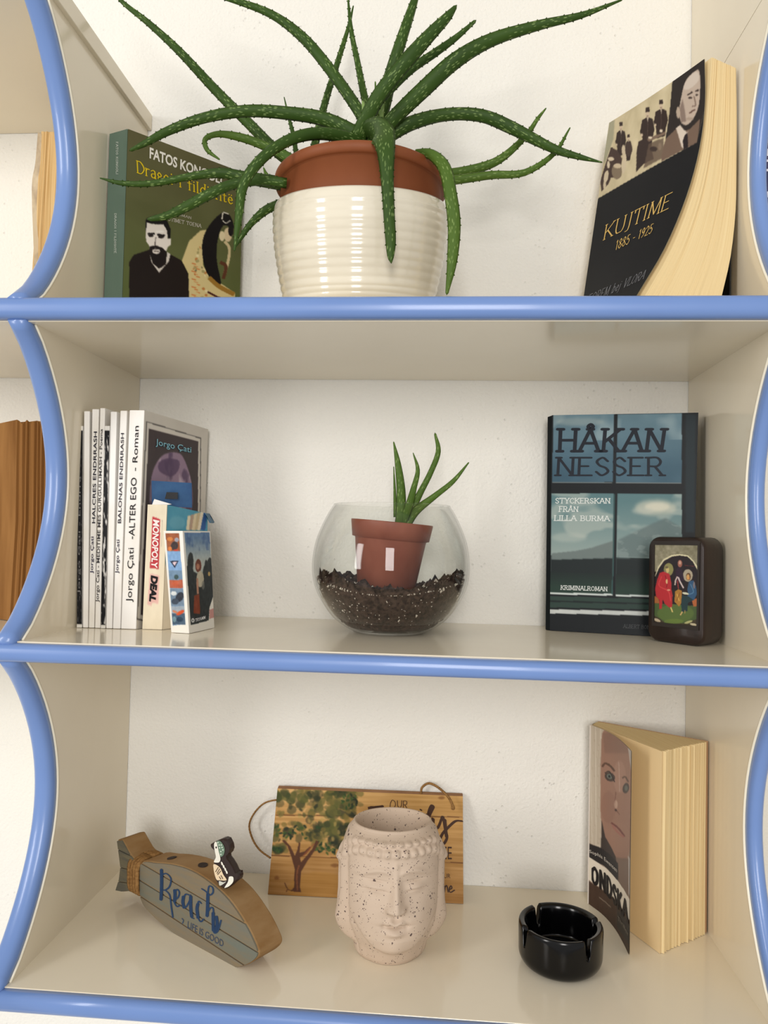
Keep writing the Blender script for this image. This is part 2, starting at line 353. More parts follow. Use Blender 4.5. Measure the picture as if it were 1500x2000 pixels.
# ------------------------------------------------------------------ lettering
G = {  # stroke letters: width, strokes ('c' = curve)
 'A': (.8, [[(0, 0), (.4, 1)], [(.4, 1), (.8, 0)], [(.15, .36), (.65, .36)]]),
 'B': (.65, [[(.06, 0), (.06, 1)], ['c', (.06, 1), (.4, 1), (.55, .77), (.4, .53), (.06, .53)], ['c', (.06, .53), (.45, .52), (.63, .27), (.45, 0), (.06, 0)]]),
 'C': (.7, [['c', (.66, .78), (.38, 1), (.08, .72), (.08, .28), (.38, 0), (.68, .2)]]),
 'D': (.72, [[(.06, 0), (.06, 1)], ['c', (.06, 1), (.42, .96), (.7, .5), (.42, .04), (.06, 0)]]),
 'E': (.62, [[(.06, 0), (.06, 1)], [(.06, 1), (.56, 1)], [(.06, .52), (.44, .52)], [(.06, 0), (.6, 0)]]),
 'F': (.6, [[(.06, 0), (.06, 1)], [(.06, 1), (.58, 1)], [(.06, .52), (.44, .52)]]),
 'G': (.74, [['c', (.66, .8), (.38, 1), (.08, .72), (.08, .28), (.38, 0), (.66, .12)], [(.66, .1), (.66, .45)], [(.44, .45), (.74, .45)]]),
 'H': (.78, [[(.08, 0), (.08, 1)], [(.7, 0), (.7, 1)], [(.08, .5), (.7, .5)]]),
 'I': (.25, [[(.12, 0), (.12, 1)]]),
 'J': (.4, [[(.26, 1), (.26, .15)], ['c', (.26, .15), (.2, -.12), (0, -.16)]]),
 'K': (.76, [[(.08, 0), (.08, 1)], [(.7, 1), (.1, .42)], [(.26, .56), (.72, 0)]]),
 'L': (.6, [[(.08, 0), (.08, 1)], [(.08, 0), (.58, 0)], [(.58, 0), (.58, .16)]]),
 'M': (.95, [[(.08, 0), (.12, 1)], [(.12, 1), (.47, .1)], [(.47, .1), (.83, 1)], [(.83, 1), (.87, 0)]]),
 'N': (.8, [[(.08, 0), (.08, 1)], [(.08, 1), (.7, 0)], [(.7, 0), (.7, 1)]]),
 'O': (.8, [['c', (.4, 1), (.1, .75), (.1, .25), (.4, 0), (.7, .25), (.7, .75), (.4, 1)]]),
 'Q': (.8, [['c', (.4, 1), (.1, .75), (.1, .25), (.4, 0), (.7, .25), (.7, .75), (.4, 1)], [(.4, .2), (.75, -.15)]]),
 'R': (.74, [[(.08, 0), (.08, 1)], ['c', (.08, 1), (.45, 1), (.6, .76), (.45, .52), (.08, .52)], [(.36, .5), (.68, 0)]]),
 'S': (.62, [['c', (.54, .8), (.32, 1), (.08, .8), (.2, .56), (.46, .42), (.56, .2), (.3, 0), (.06, .2)]]),
 'T': (.7, [[(.35, 0), (.35, 1)], [(.02, 1), (.68, 1)], [(.02, 1), (.02, .82)], [(.68, 1), (.68, .82)]]),
 'U': (.78, [['c', (.08, 1), (.08, .3), (.2, .02), (.38, 0), (.58, .03), (.7, .3), (.7, 1)]]),
 'V': (.76, [[(.04, 1), (.38, 0)], [(.38, 0), (.72, 1)]]),
 'Y': (.72, [[(.04, 1), (.36, .46)], [(.68, 1), (.36, .46)], [(.36, .46), (.36, 0)]]),
 '-': (.4, [[(.05, .4), (.35, .4)]]), ' ': (.4, []), '.': (.2, [[(.1, 0), (.1, .04)]]),
 '1': (.4, [[(.22, 0), (.22, 1)], [(.22, 1), (.06, .84)]]),
 '2': (.6, [['c', (.06, .78), (.28, 1), (.52, .76), (.4, .45), (.05, 0)], [(.05, 0), (.58, 0)]]),
 '5': (.58, [[(.5, 1), (.14, 1)], [(.14, 1), (.1, .55)], ['c', (.1, .55), (.32, .62), (.54, .32), (.32, 0), (.04, .12)]]),
 '8': (.6, [['c', (.3, .54), (.1, .76), (.3, 1), (.5, .76), (.3, .54), (.06, .26), (.3, 0), (.54, .26), (.3, .54)]]),
 '9': (.6, [['c', (.52, .72), (.3, 1), (.08, .72), (.28, .45), (.52, .7), (.44, .25), (.16, 0)]]),
 'a': (.52, [['c', (.08, .55), (.28, .66), (.44, .5), (.44, 0)], ['c', (.44, .38), (.14, .32), (.08, .12), (.24, 0), (.44, .14)]]),
 'b': (.56, [[(.08, 0), (.08, 1)], ['c', (.08, .5), (.3, .66), (.5, .34), (.3, 0), (.08, .12)]]),
 'd': (.58, [[(.5, 0), (.5, 1)], ['c', (.5, .5), (.28, .66), (.07, .33), (.26, 0), (.5, .14)]]),
 'e': (.52, [['c', (.08, .36), (.46, .38), (.28, .66), (.08, .34), (.28, 0), (.48, .14)]]),
 'f': (.4, [['c', (.42, .95), (.24, 1), (.18, .8), (.18, 0)], [(.02, .62), (.36, .62)]]),
 'g': (.54, [['c', (.25, .64), (.08, .44), (.25, .26), (.42, .44), (.25, .64)], ['c', (.2, .27), (.12, .12), (.4, .04), (.42, -.18), (.16, -.28), (.06, -.12), (.3, .02)]]),
 'h': (.58, [[(.08, 0), (.08, 1)], ['c', (.08, .46), (.3, .66), (.46, .48), (.48, 0)]]),
 'i': (.24, [[(.12, 0), (.12, .64)], [(.12, .84), (.12, .9)]]), 'j': (.26, [['c', (.16, .64), (.16, -.1), (0, -.25)], [(.16, .84), (.16, .9)]]),
 'l': (.24, [[(.12, 0), (.12, 1)]]),
 'm': (.86, [[(.08, 0), (.08, .64)], ['c', (.08, .48), (.28, .66), (.4, .48), (.42, 0)], ['c', (.42, .48), (.62, .66), (.76, .48), (.77, 0)]]),
 'n': (.58, [[(.08, 0), (.08, .64)], ['c', (.08, .46), (.3, .66), (.46, .48), (.48, 0)]]),
 'o': (.56, [['c', (.28, .64), (.08, .46), (.08, .18), (.28, 0), (.48, .18), (.48, .46), (.28, .64)]]),
 'r': (.4, [[(.08, 0), (.08, .64)], ['c', (.08, .42), (.2, .62), (.38, .6)]]),
 's': (.42, [['c', (.36, .54), (.2, .66), (.07, .5), (.34, .22), (.22, 0), (.04, .12)]]),
 't': (.36, [['c', (.16, .84), (.16, .2), (.2, .02), (.34, .06)], [(.02, .62), (.32, .62)]]),
}
G['Å'] = (.8, G['A'][1]+[['c', (.4, 1.03), (.3, 1.12), (.4, 1.22), (.5, 1.12), (.4, 1.03)]])
G['Ë'] = (.62, G['E'][1]+[[(.2, 1.18), (.2, 1.22)], [(.42, 1.18), (.42, 1.22)]])
G['ë'] = (.52, G['e'][1]+[[(.16, .84), (.16, .88)], [(.38, .84), (.38, .88)]])
def nib_polys(strokes, nx, ny, ang=0, curve=6):
    """sweep an elliptical nib along strokes -> list of convex polygons"""
    t = np.linspace(0, 2*math.pi, 8, endpoint=False)+.2; c, s = math.cos(ang), math.sin(ang)
    ex, ey = nx*np.cos(t), ny*np.sin(t); nib = np.stack([ex*c-ey*s, ex*s+ey*c], -1); out = []
    for st in strokes:
        if st and st[0] == 'c': p = catmull(st[1:], curve)
        else: p = np.asarray(st, float)
        for a, b in zip(p[:-1], p[1:]):
            pts = np.concatenate([nib+a, nib+b]); out.append(hull(pts))
    return out
def hull(p):
    p = p[np.lexsort((p[:, 1], p[:, 0]))]; cr = lambda o, a, b: (a[0]-o[0])*(b[1]-o[1])-(a[1]-o[1])*(b[0]-o[0])
    def half(q):
        h = []
        for x in q:
            while len(h) >= 2 and cr(h[-2], h[-1], x) <= 1e-12: h.pop()
            h.append(x)
        return h
    return np.array(half(p)[:-1]+half(p[::-1])[:-1])
def stroke_text(txt, nx=.05, ny=.03, serif=0, space=.14, slant=0, ang=0, width=1):
    polys = []; x = 0
    for ch in txt:
        w, sts = G.get(ch, G[' ']); S = []
        for st in sts:
            cur = st[0] == 'c'; q = [(x+a*width, b) for a, b in (st[1:] if cur else st)]; S.append((['c'] if cur else [])+q)
            if serif:
                for e, o in ((q[0], q[1]), (q[-1], q[-2])):
                    if (min(abs(e[1]), abs(e[1]-1)) < .02 or abs(e[1]-.64) < .01) and abs(e[1]-o[1]) > .8*abs(e[0]-o[0]):
                        S.append([(e[0]-serif, e[1]), (e[0]+(serif if abs(e[1]-.64) > .01 else 0), e[1])])
        polys += nib_polys(S, nx, ny, ang); x += w*width+space
    polys = [np.stack([p[:, 0]+slant*p[:, 1], p[:, 1]], -1) for p in polys]
    return polys, (0, x-space, 0, 1)
def font_text(txt, bold=0.0):
    cu = bpy.data.curves.new('t', 'FONT'); cu.body = txt; cu.offset = bold; cu.resolution_u = 3; o = bpy.data.objects.new('t', cu); COL.objects.link(o)
    bpy.context.view_layer.update(); me = bpy.data.meshes.new_from_object(o.evaluated_get(bpy.context.evaluated_depsgraph_get()))
    v = np.array([q.co[:2] for q in me.vertices]); polys = [v[list(p.vertices)] for p in me.polygons]
    COL.objects.unlink(o); bpy.data.objects.remove(o); bpy.data.curves.remove(cu); bpy.data.meshes.remove(me)
    return polys, (v[:, 0].min(), v[:, 0].max(), v[:, 1].min(), v[:, 1].max())
INK = {}
def ink(c, rough=.45):
    k = tuple(c)
    if k not in INK: INK[k] = mat('ink_%02x%02x%02x' % k, c, rough, .12)
    return INK[k]
def lettering(surf, data, quad, col, parent, org=(0, 0), sc=1.0, off=.0006, name='lettering', rough=.45, label=None):
    """data = (polys, bbox); quad = measured corners tl, tr, br, bl of the words"""
    polys, (x0, x1, y0, y1) = data; q = np.asarray(quad, float)/sc+np.array(org)
    V = []; Fc = []; K = []
    for k, p in enumerate(polys):
        if len(p) < 3: continue
        Fc.append(tuple(range(len(V), len(V)+len(p)))); V.extend(p); K += [k % 9]*len(p)
    V = np.array(V); K = np.array(K)[:, None]*8e-6; u = ((V[:, 0]-x0)/(x1-x0))[:, None]; v = (1-(V[:, 1]-y0)/(y1-y0))[:, None]
    px = q[0]*(1-u)*(1-v)+q[1]*u*(1-v)+q[2]*u*v+q[3]*(1-u)*v
    uv = surf.inv(px); X = surf.f(uv[:, 0], uv[:, 1])+surf.normal(uv[:, 0], uv[:, 1])*(off+K)
    ok = (uv[:, 0] > -.01) & (uv[:, 0] < 1.01)
    Fc = [f for f in Fc if all(ok[list(f)])]
    o = mesh(name, X, Fc, ink(col, rough), parent)
    if label: o['label'] = label
    return o
def px_strokes(surf, strokes, nx, ny, col, parent, org=(0, 0), sc=1.0, ang=0, off=.0006, name='lettering', label=None):
    """hand lettering measured as strokes"""
    polys = nib_polys(strokes, nx, ny, ang); V = []; Fc = []; K = []
    for k, p in enumerate(polys): Fc.append(tuple(range(len(V), len(V)+len(p)))); V.extend(p); K += [k % 9]*len(p)
    K = np.array(K)[:, None]*8e-6
    uv = surf.inv(np.array(V)/sc+np.array(org)); ok = (uv > -.005).all(1) & (uv < 1.005).all(1)
    X = surf.f(uv[:, 0], uv[:, 1])+surf.normal(uv[:, 0], uv[:, 1])*(off+K)
    o = mesh(name, X, [f for f in Fc if all(ok[list(f)])], ink(col), parent)
    if label: o['label'] = label
    return o
M_PRINT = print_mat('cover_print', .42, .14); M_PRINTM = print_mat('matt_print', .6, .2)

# ------------------------------------------------------------------ levels of the shelf unit
W = .56; D = .212
Z1, Z1B = .262, .2455        # top shelf board, upper and lower face
Z2, Z2B = 0.0, -.0150
Z3, Z3B = -.2585, -.275
ZN = .5100                   # underside of the neighbouring top board

# ------------------------------------------------------------------ room
tag(mesh('wall_back', [(-1.2, 0, -1.3), (1.8, 0, -1.3), (1.8, 0, 1.5), (-1.2, 0, 1.5)], [(0, 1, 2, 3)], M_WALL), kind='structure',
    label='white roughcast plaster wall behind the shelves')

# ------------------------------------------------------------------ shelf unit
unit = thing('shelf_unit', (.28, 0, Z3B), 'cream wall-hung shelf unit with scalloped sides and rounded blue edges', 'shelf')
def lip(name, path, nrm, half, depth, m, parent):
    """rounded edge trim: half-ellipse profile (across +-half, outwards depth) swept along a path"""
    path = np.asarray(path, float); n = len(path); K = 11; v = []; f = []
    T = np.gradient(path, axis=0); T /= np.linalg.norm(T, axis=1)[:, None]
    ac = np.array(nrm, float)
    for i in range(n):
        out = np.cross(T[i], ac); out /= np.linalg.norm(out)
        if out[1] > 0: out = -out
        for k in range(K):
            a = math.pi*k/(K-1); ca, sa = math.cos(a), math.sin(a)
            ca = math.copysign(abs(ca)**.8, ca); sa = sa**.75
            v.append(path[i]+ac*half*ca+out*depth*sa)
    for i in range(n-1):
        for k in range(K): l = (k+1) % K; f.append((i*K+k, i*K+l, (i+1)*K+l, (i+1)*K+k))
    f.append(tuple(range(K))); f.append(tuple(range((n-1)*K, n*K))[::-1])
    return fix(mesh(name, v, f, m, parent, True))
def board(zt, zb, x0, x1, lz, y0=-D):
    b = box('shelf_board', (x0, y0, zb), (x1, -.0005, zt), M_CREAM, unit, .0006)
    xs = np.linspace(x0, x1, 12); zc = (lz[0]+lz[1])/2
    lip('edge_trim', [(x, y0, zc) for x in xs], (0, 0, 1), (lz[0]-lz[1])/2, .0085, M_BLUE, b)['label'] = 'rounded blue edge trim'
    return b
board(Z1, Z1B, -.62, 1.18, (.2634, .2462))
board(Z2, Z2B, -.62, 1.18, (-.0010, -.0153))
board(Z3, Z3B, -.0215, 1.18, (-.2590, -.2740))
b_ = box('shelf_board', (-.0005, -D, .780), (1.18, -.0005, .7965), M_CREAM, unit, .0006)  # unseen top board and its trim, added to shade the upper compartment
lip('edge_trim', [(x, -D, .788) for x in np.linspace(-.0005, 1.18, 8)], (0, 0, 1), .0085, .0085, M_BLUE, b_)
# neighbouring top board that rests on the divider and sticks out a little past it
box('shelf_board', (-.62, -.205, ZN), (.0042, -.0005, ZN+.0165), M_CREAM, unit, .0006)
def panel(x0, x1, zb, zt, flat_top=False):
    """side panel with the concave front edge, plus the blue trim and the thin cream edging"""
    H = .2465; zz = np.linspace(zb, zt, 25); pts = []
    for z in zz:
        t = (z-zb)/H; s = math.sin(math.pi*min(max(t, 0), 2)) if t <= 1 else 0
        y = -.206+.0625*(max(math.sin(math.pi*min(t, 1)), 0))**.78
        if t > 1: y = -.206
        pts.append((y, z))
    n = len(pts); v = [(x, y, z) for x in (x0, x1) for y, z in pts]+[(x, -.0005, z) for x in (x0, x1) for z in (zb, zt)]
    f = [tuple(range(n))+(2*n+1, 2*n), tuple(range(n, 2*n))+(2*n+3, 2*n+2)]
    f += [(i, i+1, n+i+1, n+i) for i in range(n-1)]+[(0, n, 2*n+2, 2*n), (n-1, 2*n-1, 2*n+3, 2*n+1)]
    o = fix(mesh('side_panel', v, f, M_CREAM, unit)); xc = (x0+x1)/2
    q = [(xc, y, z) for y, z in pts]; d0 = np.array(q[0])-np.array(q[1]); d1 = np.array(q[-1])-np.array(q[-2])
    ext = [tuple(np.array(q[0])+d0*.55)]+q+[tuple(np.array(q[-1])+d1*.55)]
    lip('edge_trim', ext, (1, 0, 0), (x1-x0)/2-.0014, .0092, M_BLUE, o)['label'] = 'rounded blue edge trim'
    lip('edge_trim', [(xc, y+.0002, z) for y, z in pts], (1, 0, 0), (x1-x0)/2+.0002, .0012, M_EDGE, o)['label'] = 'thin cream edging strip beside the blue trim'
    return o
TH = .0205
for zb, zt in ((Z1, ZN), (Z2, Z1B), (Z3, Z2B)):
    panel(-TH, 0, zb, zt); panel(W, W+.0150, zb, zt)
# the right side goes on upwards past the seam
panel(W, W+.0150, ZN+.0006, .7798)

# ================================================================== TOP SHELF
# ---- green book
zt = .4575
gC, gL, gR = Q(250, 252, zt), Q(213, 262, zt), Q(475, 338, zt)
gL[0] = max(gL[0], .0012); gR[1] = min(gR[1], -.012)
gB = gL+(gR-gC); 
bk = thing('paperback_book', (gC[0], gC[1], Z1), 'olive green paperback with a black-and-white portrait, standing left of the aloe', 'book')
dn = lambda p, z=Z1+.0002: np.array([p[0], p[1], z])
prism('cover', [dn(gC), dn(gR), dn(gB), dn(gL)], [gC, gR, gB, gL], mat('green_cover', (86, 92, 58), .35), bk, .0006)
S = Surf.quad(gC, gR, dn(gR), dn(gC)); c = Canvas(S, 210, 330, (92, 96, 58), (180, 180), 3.947)
c.grad(np.ones(c.U.shape), (92, 88, 58), (84, 98, 52), 0, 1); c.noise(6, 8, 8, 3)
c.poly([(285, 1310), (320, 1255), (440, 1215), (600, 1250), (690, 1300), (740, 1400), (757, 1600), (757, 2600), (280, 2600)], (32, 25, 23))
c.poly([(690, 1300), (745, 1150), (830, 1070), (880, 1060), (862, 1200), (852, 1330), (900, 1420), (1000, 1480), (1100, 1550), (1105, 2600), (760, 2600), (742, 1400)], (206, 188, 134), smooth=False)
for k in range(26):
    x, y = random.uniform(770, 960), random.uniform(1130, 1590)
    if y > 1250 or x < 860: c.ell(x, y, random.uniform(5, 14), random.uniform(4, 16), random.choice([(176, 104, 50), (90, 90, 60), (150, 140, 90), (226, 214, 170)]), .8, rot=random.random()*3)
for k in range(14): c.line([(765+(k % 3)*18, 1320+k*20), (800+(k % 3)*15, 1328+k*20)], 7, (196, 104, 48), .8)
c.poly([(1000, 930), (1060, 950), (1090, 1050), (1010, 1030), (965, 1150), (960, 1300), (990, 1480), (900, 1420), (855, 1300), (850, 1150), (900, 1030)], (20, 17, 18), smooth=True)
c.line([(1000, 980), (1010, 930), (1050, 940)], 10, (224, 218, 200)); c.line([(1005, 990), (1030, 1010), (1065, 990)], 8, (210, 205, 190))
c.ell(1045, 1100, 32, 55, (206, 186, 150)); c.ell(1000, 1110, 22, 40, (214, 198, 160)); c.ell(1068, 1070, 20, 42, (24, 20, 20))
c.line([(1020, 1150), (1055, 1200), (1050, 1290), (1020, 1400)], 22, (200, 182, 140)); c.line([(985, 1310), (1030, 1345), (1010, 1440)], 26, (88, 52, 34))
c.line([(900, 1430), (980, 1500), (1095, 1560)], 34, (150, 112, 46)); c.line([(890, 1540), (990, 1590), (1090, 1600)], 14, (70, 30, 24))
c.poly([(410, 1010), (415, 975), (500, 945), (570, 975), (605, 1060), (600, 1135), (585, 1130), (560, 1040), (480, 1020), (428, 1010), (417, 1080), (408, 1060)], (24, 22, 22))
c.poly([(422, 1005), (480, 1020), (548, 1020), (575, 1065), (582, 1130), (606, 1128), (604, 1180), (582, 1195), (562, 1250), (500, 1262), (455, 1240), (438, 1185), (414, 1150), (414, 1070)], (222, 214, 204))
c.line([(428, 1092), (480, 1092)], 14, (25, 22, 22)); c.line([(500, 1098), (560, 1108)], 15, (25, 22, 22)); c.ell(452, 1106, 20, 12, (40, 34, 32)); c.ell(530, 1116, 24, 13, (40, 34, 32))
c.ell(520, 1075, 34, 8, (235, 230, 222)); c.line([(490, 1120), (484, 1180), (510, 1186)], 6, (90, 80, 76))
c.poly([(440, 1190), (485, 1182), (540, 1200), (572, 1230), (560, 1330), (520, 1360), (470, 1325), (443, 1255)], (30, 24, 24)); c.ell(492, 1226, 30, 22, (216, 206, 196)); c.line([(462, 1210), (520, 1208)], 8, (26, 22, 22)); c.line([(474, 1226), (512, 1228)], 6, (60, 50, 48))
c.poly([(444, 1250), (456, 1310), (515, 1392), (590, 1305), (602, 1250), (578, 1232), (566, 1330), (515, 1362), (466, 1320)], (206, 198, 188))
c.build('cover_picture', M_PRINT, bk)
def T(*a, **k): return a, k
O = dict(org=(180, 180), sc=3.947)
lettering(S, font_text('FATOS KONGOLI', .028), [(442, 425), (1000, 640), (995, 712), (440, 512)], (228, 224, 212), bk, **O)
lettering(S, stroke_text('Dragoi i fildishtë', .062, .034, .06, .1, ang=.3), [(340, 530), (1082, 790), (1082, 868), (345, 622)], (214, 186, 30), bk, **O)
lettering(S, stroke_text('ROMAN', .06, .04, .07, .16), [(640, 930), (762, 962), (762, 980), (640, 946)], (190, 184, 170), bk, **O)
lettering(S, stroke_text('BOTIMET TOENA', .07, .05, .07, .16), [(560, 960), (840, 1020), (838, 1046), (560, 986)], (190, 184, 170), bk, **O)
S = Surf.quad(gL, gC, dn(gC), dn(gL)); c = Canvas(S, 14, 60, (100, 120, 106)); c.noise(2, 5, 6, 4)
c.build('spine', M_PRINT, bk, .0004, label='sage green spine')
lettering(S, stroke_text('FATOS KONGOLI', .06, .05, .05, .16), [(206, 388), (206, 636), (190, 636), (190, 388)], (216, 222, 212), bk, off=.0009, **O)
lettering(S, stroke_text('DRAGOI I FILDISHTË', .06, .05, .05, .16), [(193, 938), (190, 1245), (175, 1245), (178, 938)], (216, 222, 212), bk, off=.0009, **O)

# ---- cream cachepot
PC = np.array([.2415, -.105, Z1])
prof = [(0, .0003), (.050, .0003), (.056, .002), (.0600, .010)]
def pot_r(z): # outer radius over height
    return float(np.interp(z, [0, .012, .03, .055, .075, .095, .108, .114, .118], [.056, .0605, .0665, .0718, .0752, .0772, .0771, .0764, .0750]))
zs = np.linspace(.01, .113, 110)
for z in zs:
    amp = .0007 if .014 < z < .108 else 0
    prof.append((pot_r(z)+amp*abs(math.sin(math.pi*z/.0074)), z))
prof += [(.0756, .1155), (.0750, .1168), (.0741, .1165), (.0738, .113), (.0738, .078), (.066, .03), (.05, .006), (0, .005)]
planter = lathe('ceramic_planter', prof, PC, M_CERAM, None, 128)
nvp = len(planter.data.vertices); co = np.zeros(nvp*3); planter.data.vertices.foreach_get('co', co); co = co.reshape(-1, 3)
hz = co[:, 2]-PC[2]; co[:, 2] += .20*(co[:, 1]-PC[1])*np.clip((hz-.004)/.035, 0, 1)   # the planter's rim and ribs slope down towards the front
planter.data.vertices.foreach_set('co', co.ravel()); planter.data.update()
tag(planter, 'cream glazed planter with horizontal ribs holding the terracotta pot', 'planter')

# ---- potted aloe
aloe = thing('potted_aloe', (PC[0], PC[1], Z1+.006), 'large spotted aloe with long arching leaves in a terracotta pot', 'plant')
zr = .1365
pp = [(0, .008), (.048, .008), (.050, .010), (.0640, .068), (.0655, .072), (.0706, .078), (.0710, .086), (.0713, zr-.0075), (.0735, zr-.0075), (.0760, zr-.006), (.0768, zr), (.0762, zr+.0012), (.0744, zr+.0012), (.0700, zr-.006), (.0640, .09), (.049, .014), (0, .013)]
lathe('inner_pot', pp, PC, M_TERRA, aloe, 96)
lathe('soil', [(0, .115), (.068, .118), (.0665, .112), (0, .108)], PC, M_SOIL, aloe, 32)
def leaf(spec, m, parent, seg=5, teeth=True, thick=.32, base=.0):
    """spec: (px, py, depth, width px) along the leaf, base first"""
    s = catmull(spec, seg); pts = np.array([P(a[0], a[1], a[2]) for a in s]); n = len(pts)
    dist = pts[:, 1]-CAM[1]; w = np.clip(s[:, 3], .8, 99)/F_PX*dist*.46
    T = np.gradient(pts, axis=0); T /= np.linalg.norm(T, axis=1)[:, None]+1e-9
    view = CAM-pts; view /= np.linalg.norm(view, axis=1)[:, None]
    side = np.cross(T, view); side /= np.linalg.norm(side, axis=1)[:, None]+1e-9
    for i in range(1, n):
        if side[i]@side[i-1] < 0: side[i] = -side[i]
    nrm = np.cross(side, T); L = np.concatenate([[0], np.cumsum(np.linalg.norm(np.diff(pts, axis=0), axis=1))])
    ring = [(-1, 0), (-.72, .62), (0, .85), (.72, .62), (1, 0), (.6, -.16), (0, -.3), (-.6, -.16)]
    if nrm.mean(0)@view.mean(0) < 0: nrm = -nrm
    V = []; UV = []; K = len(ring)
    for i in range(n):
        for k, (a, b) in enumerate(ring):
            V.append(pts[i]+side[i]*a*w[i]+nrm[i]*b*min(w[i]*thick*2, .0032)); UV.append((L[i]+base, (a*.5+(.5 if b >= 0 else 1.7))*w[i]+base*3))
    F = [(i*K+k, i*K+(k+1) % K, (i+1)*K+(k+1) % K, (i+1)*K+k) for i in range(n-1) for k in range(K)]
    V.append(pts[-1]+T[-1]*w[-1]*1.5); UV.append((L[-1], 0)); F += [((n-1)*K+k, (n-1)*K+(k+1) % K, len(V)-1) for k in range(K)]
    F.append(tuple(range(K))[::-1])
    if teeth:
        step = .0088; q = step*.5
        while q < L[-1]*.93:
            i = min(int(np.searchsorted(L, q)), n-1); 
            for sg in (-1, 1):
                h = .0010; e = pts[i]+side[i]*sg*w[i]*.96; t = T[i]*.0009
                o = len(V); V += [e-t, e+t, e+nrm[i]*.0007, e+side[i]*sg*h+T[i]*.0006]; UV += [(q, 0)]*4
                F += [(o, o+1, o+3), (o+1, o+2, o+3), (o+2, o, o+3)]
            q += step*random.uniform(.85, 1.15)
    o = mesh('leaf', V, F, m, parent, True); ul = o.data.uv_layers.new(name='uv')
    idx = np.zeros(len(o.data.loops), int); o.data.loops.foreach_get('vertex_index', idx); ul.data.foreach_set('uv', np.array(UV)[idx].ravel())
    return fix(o)
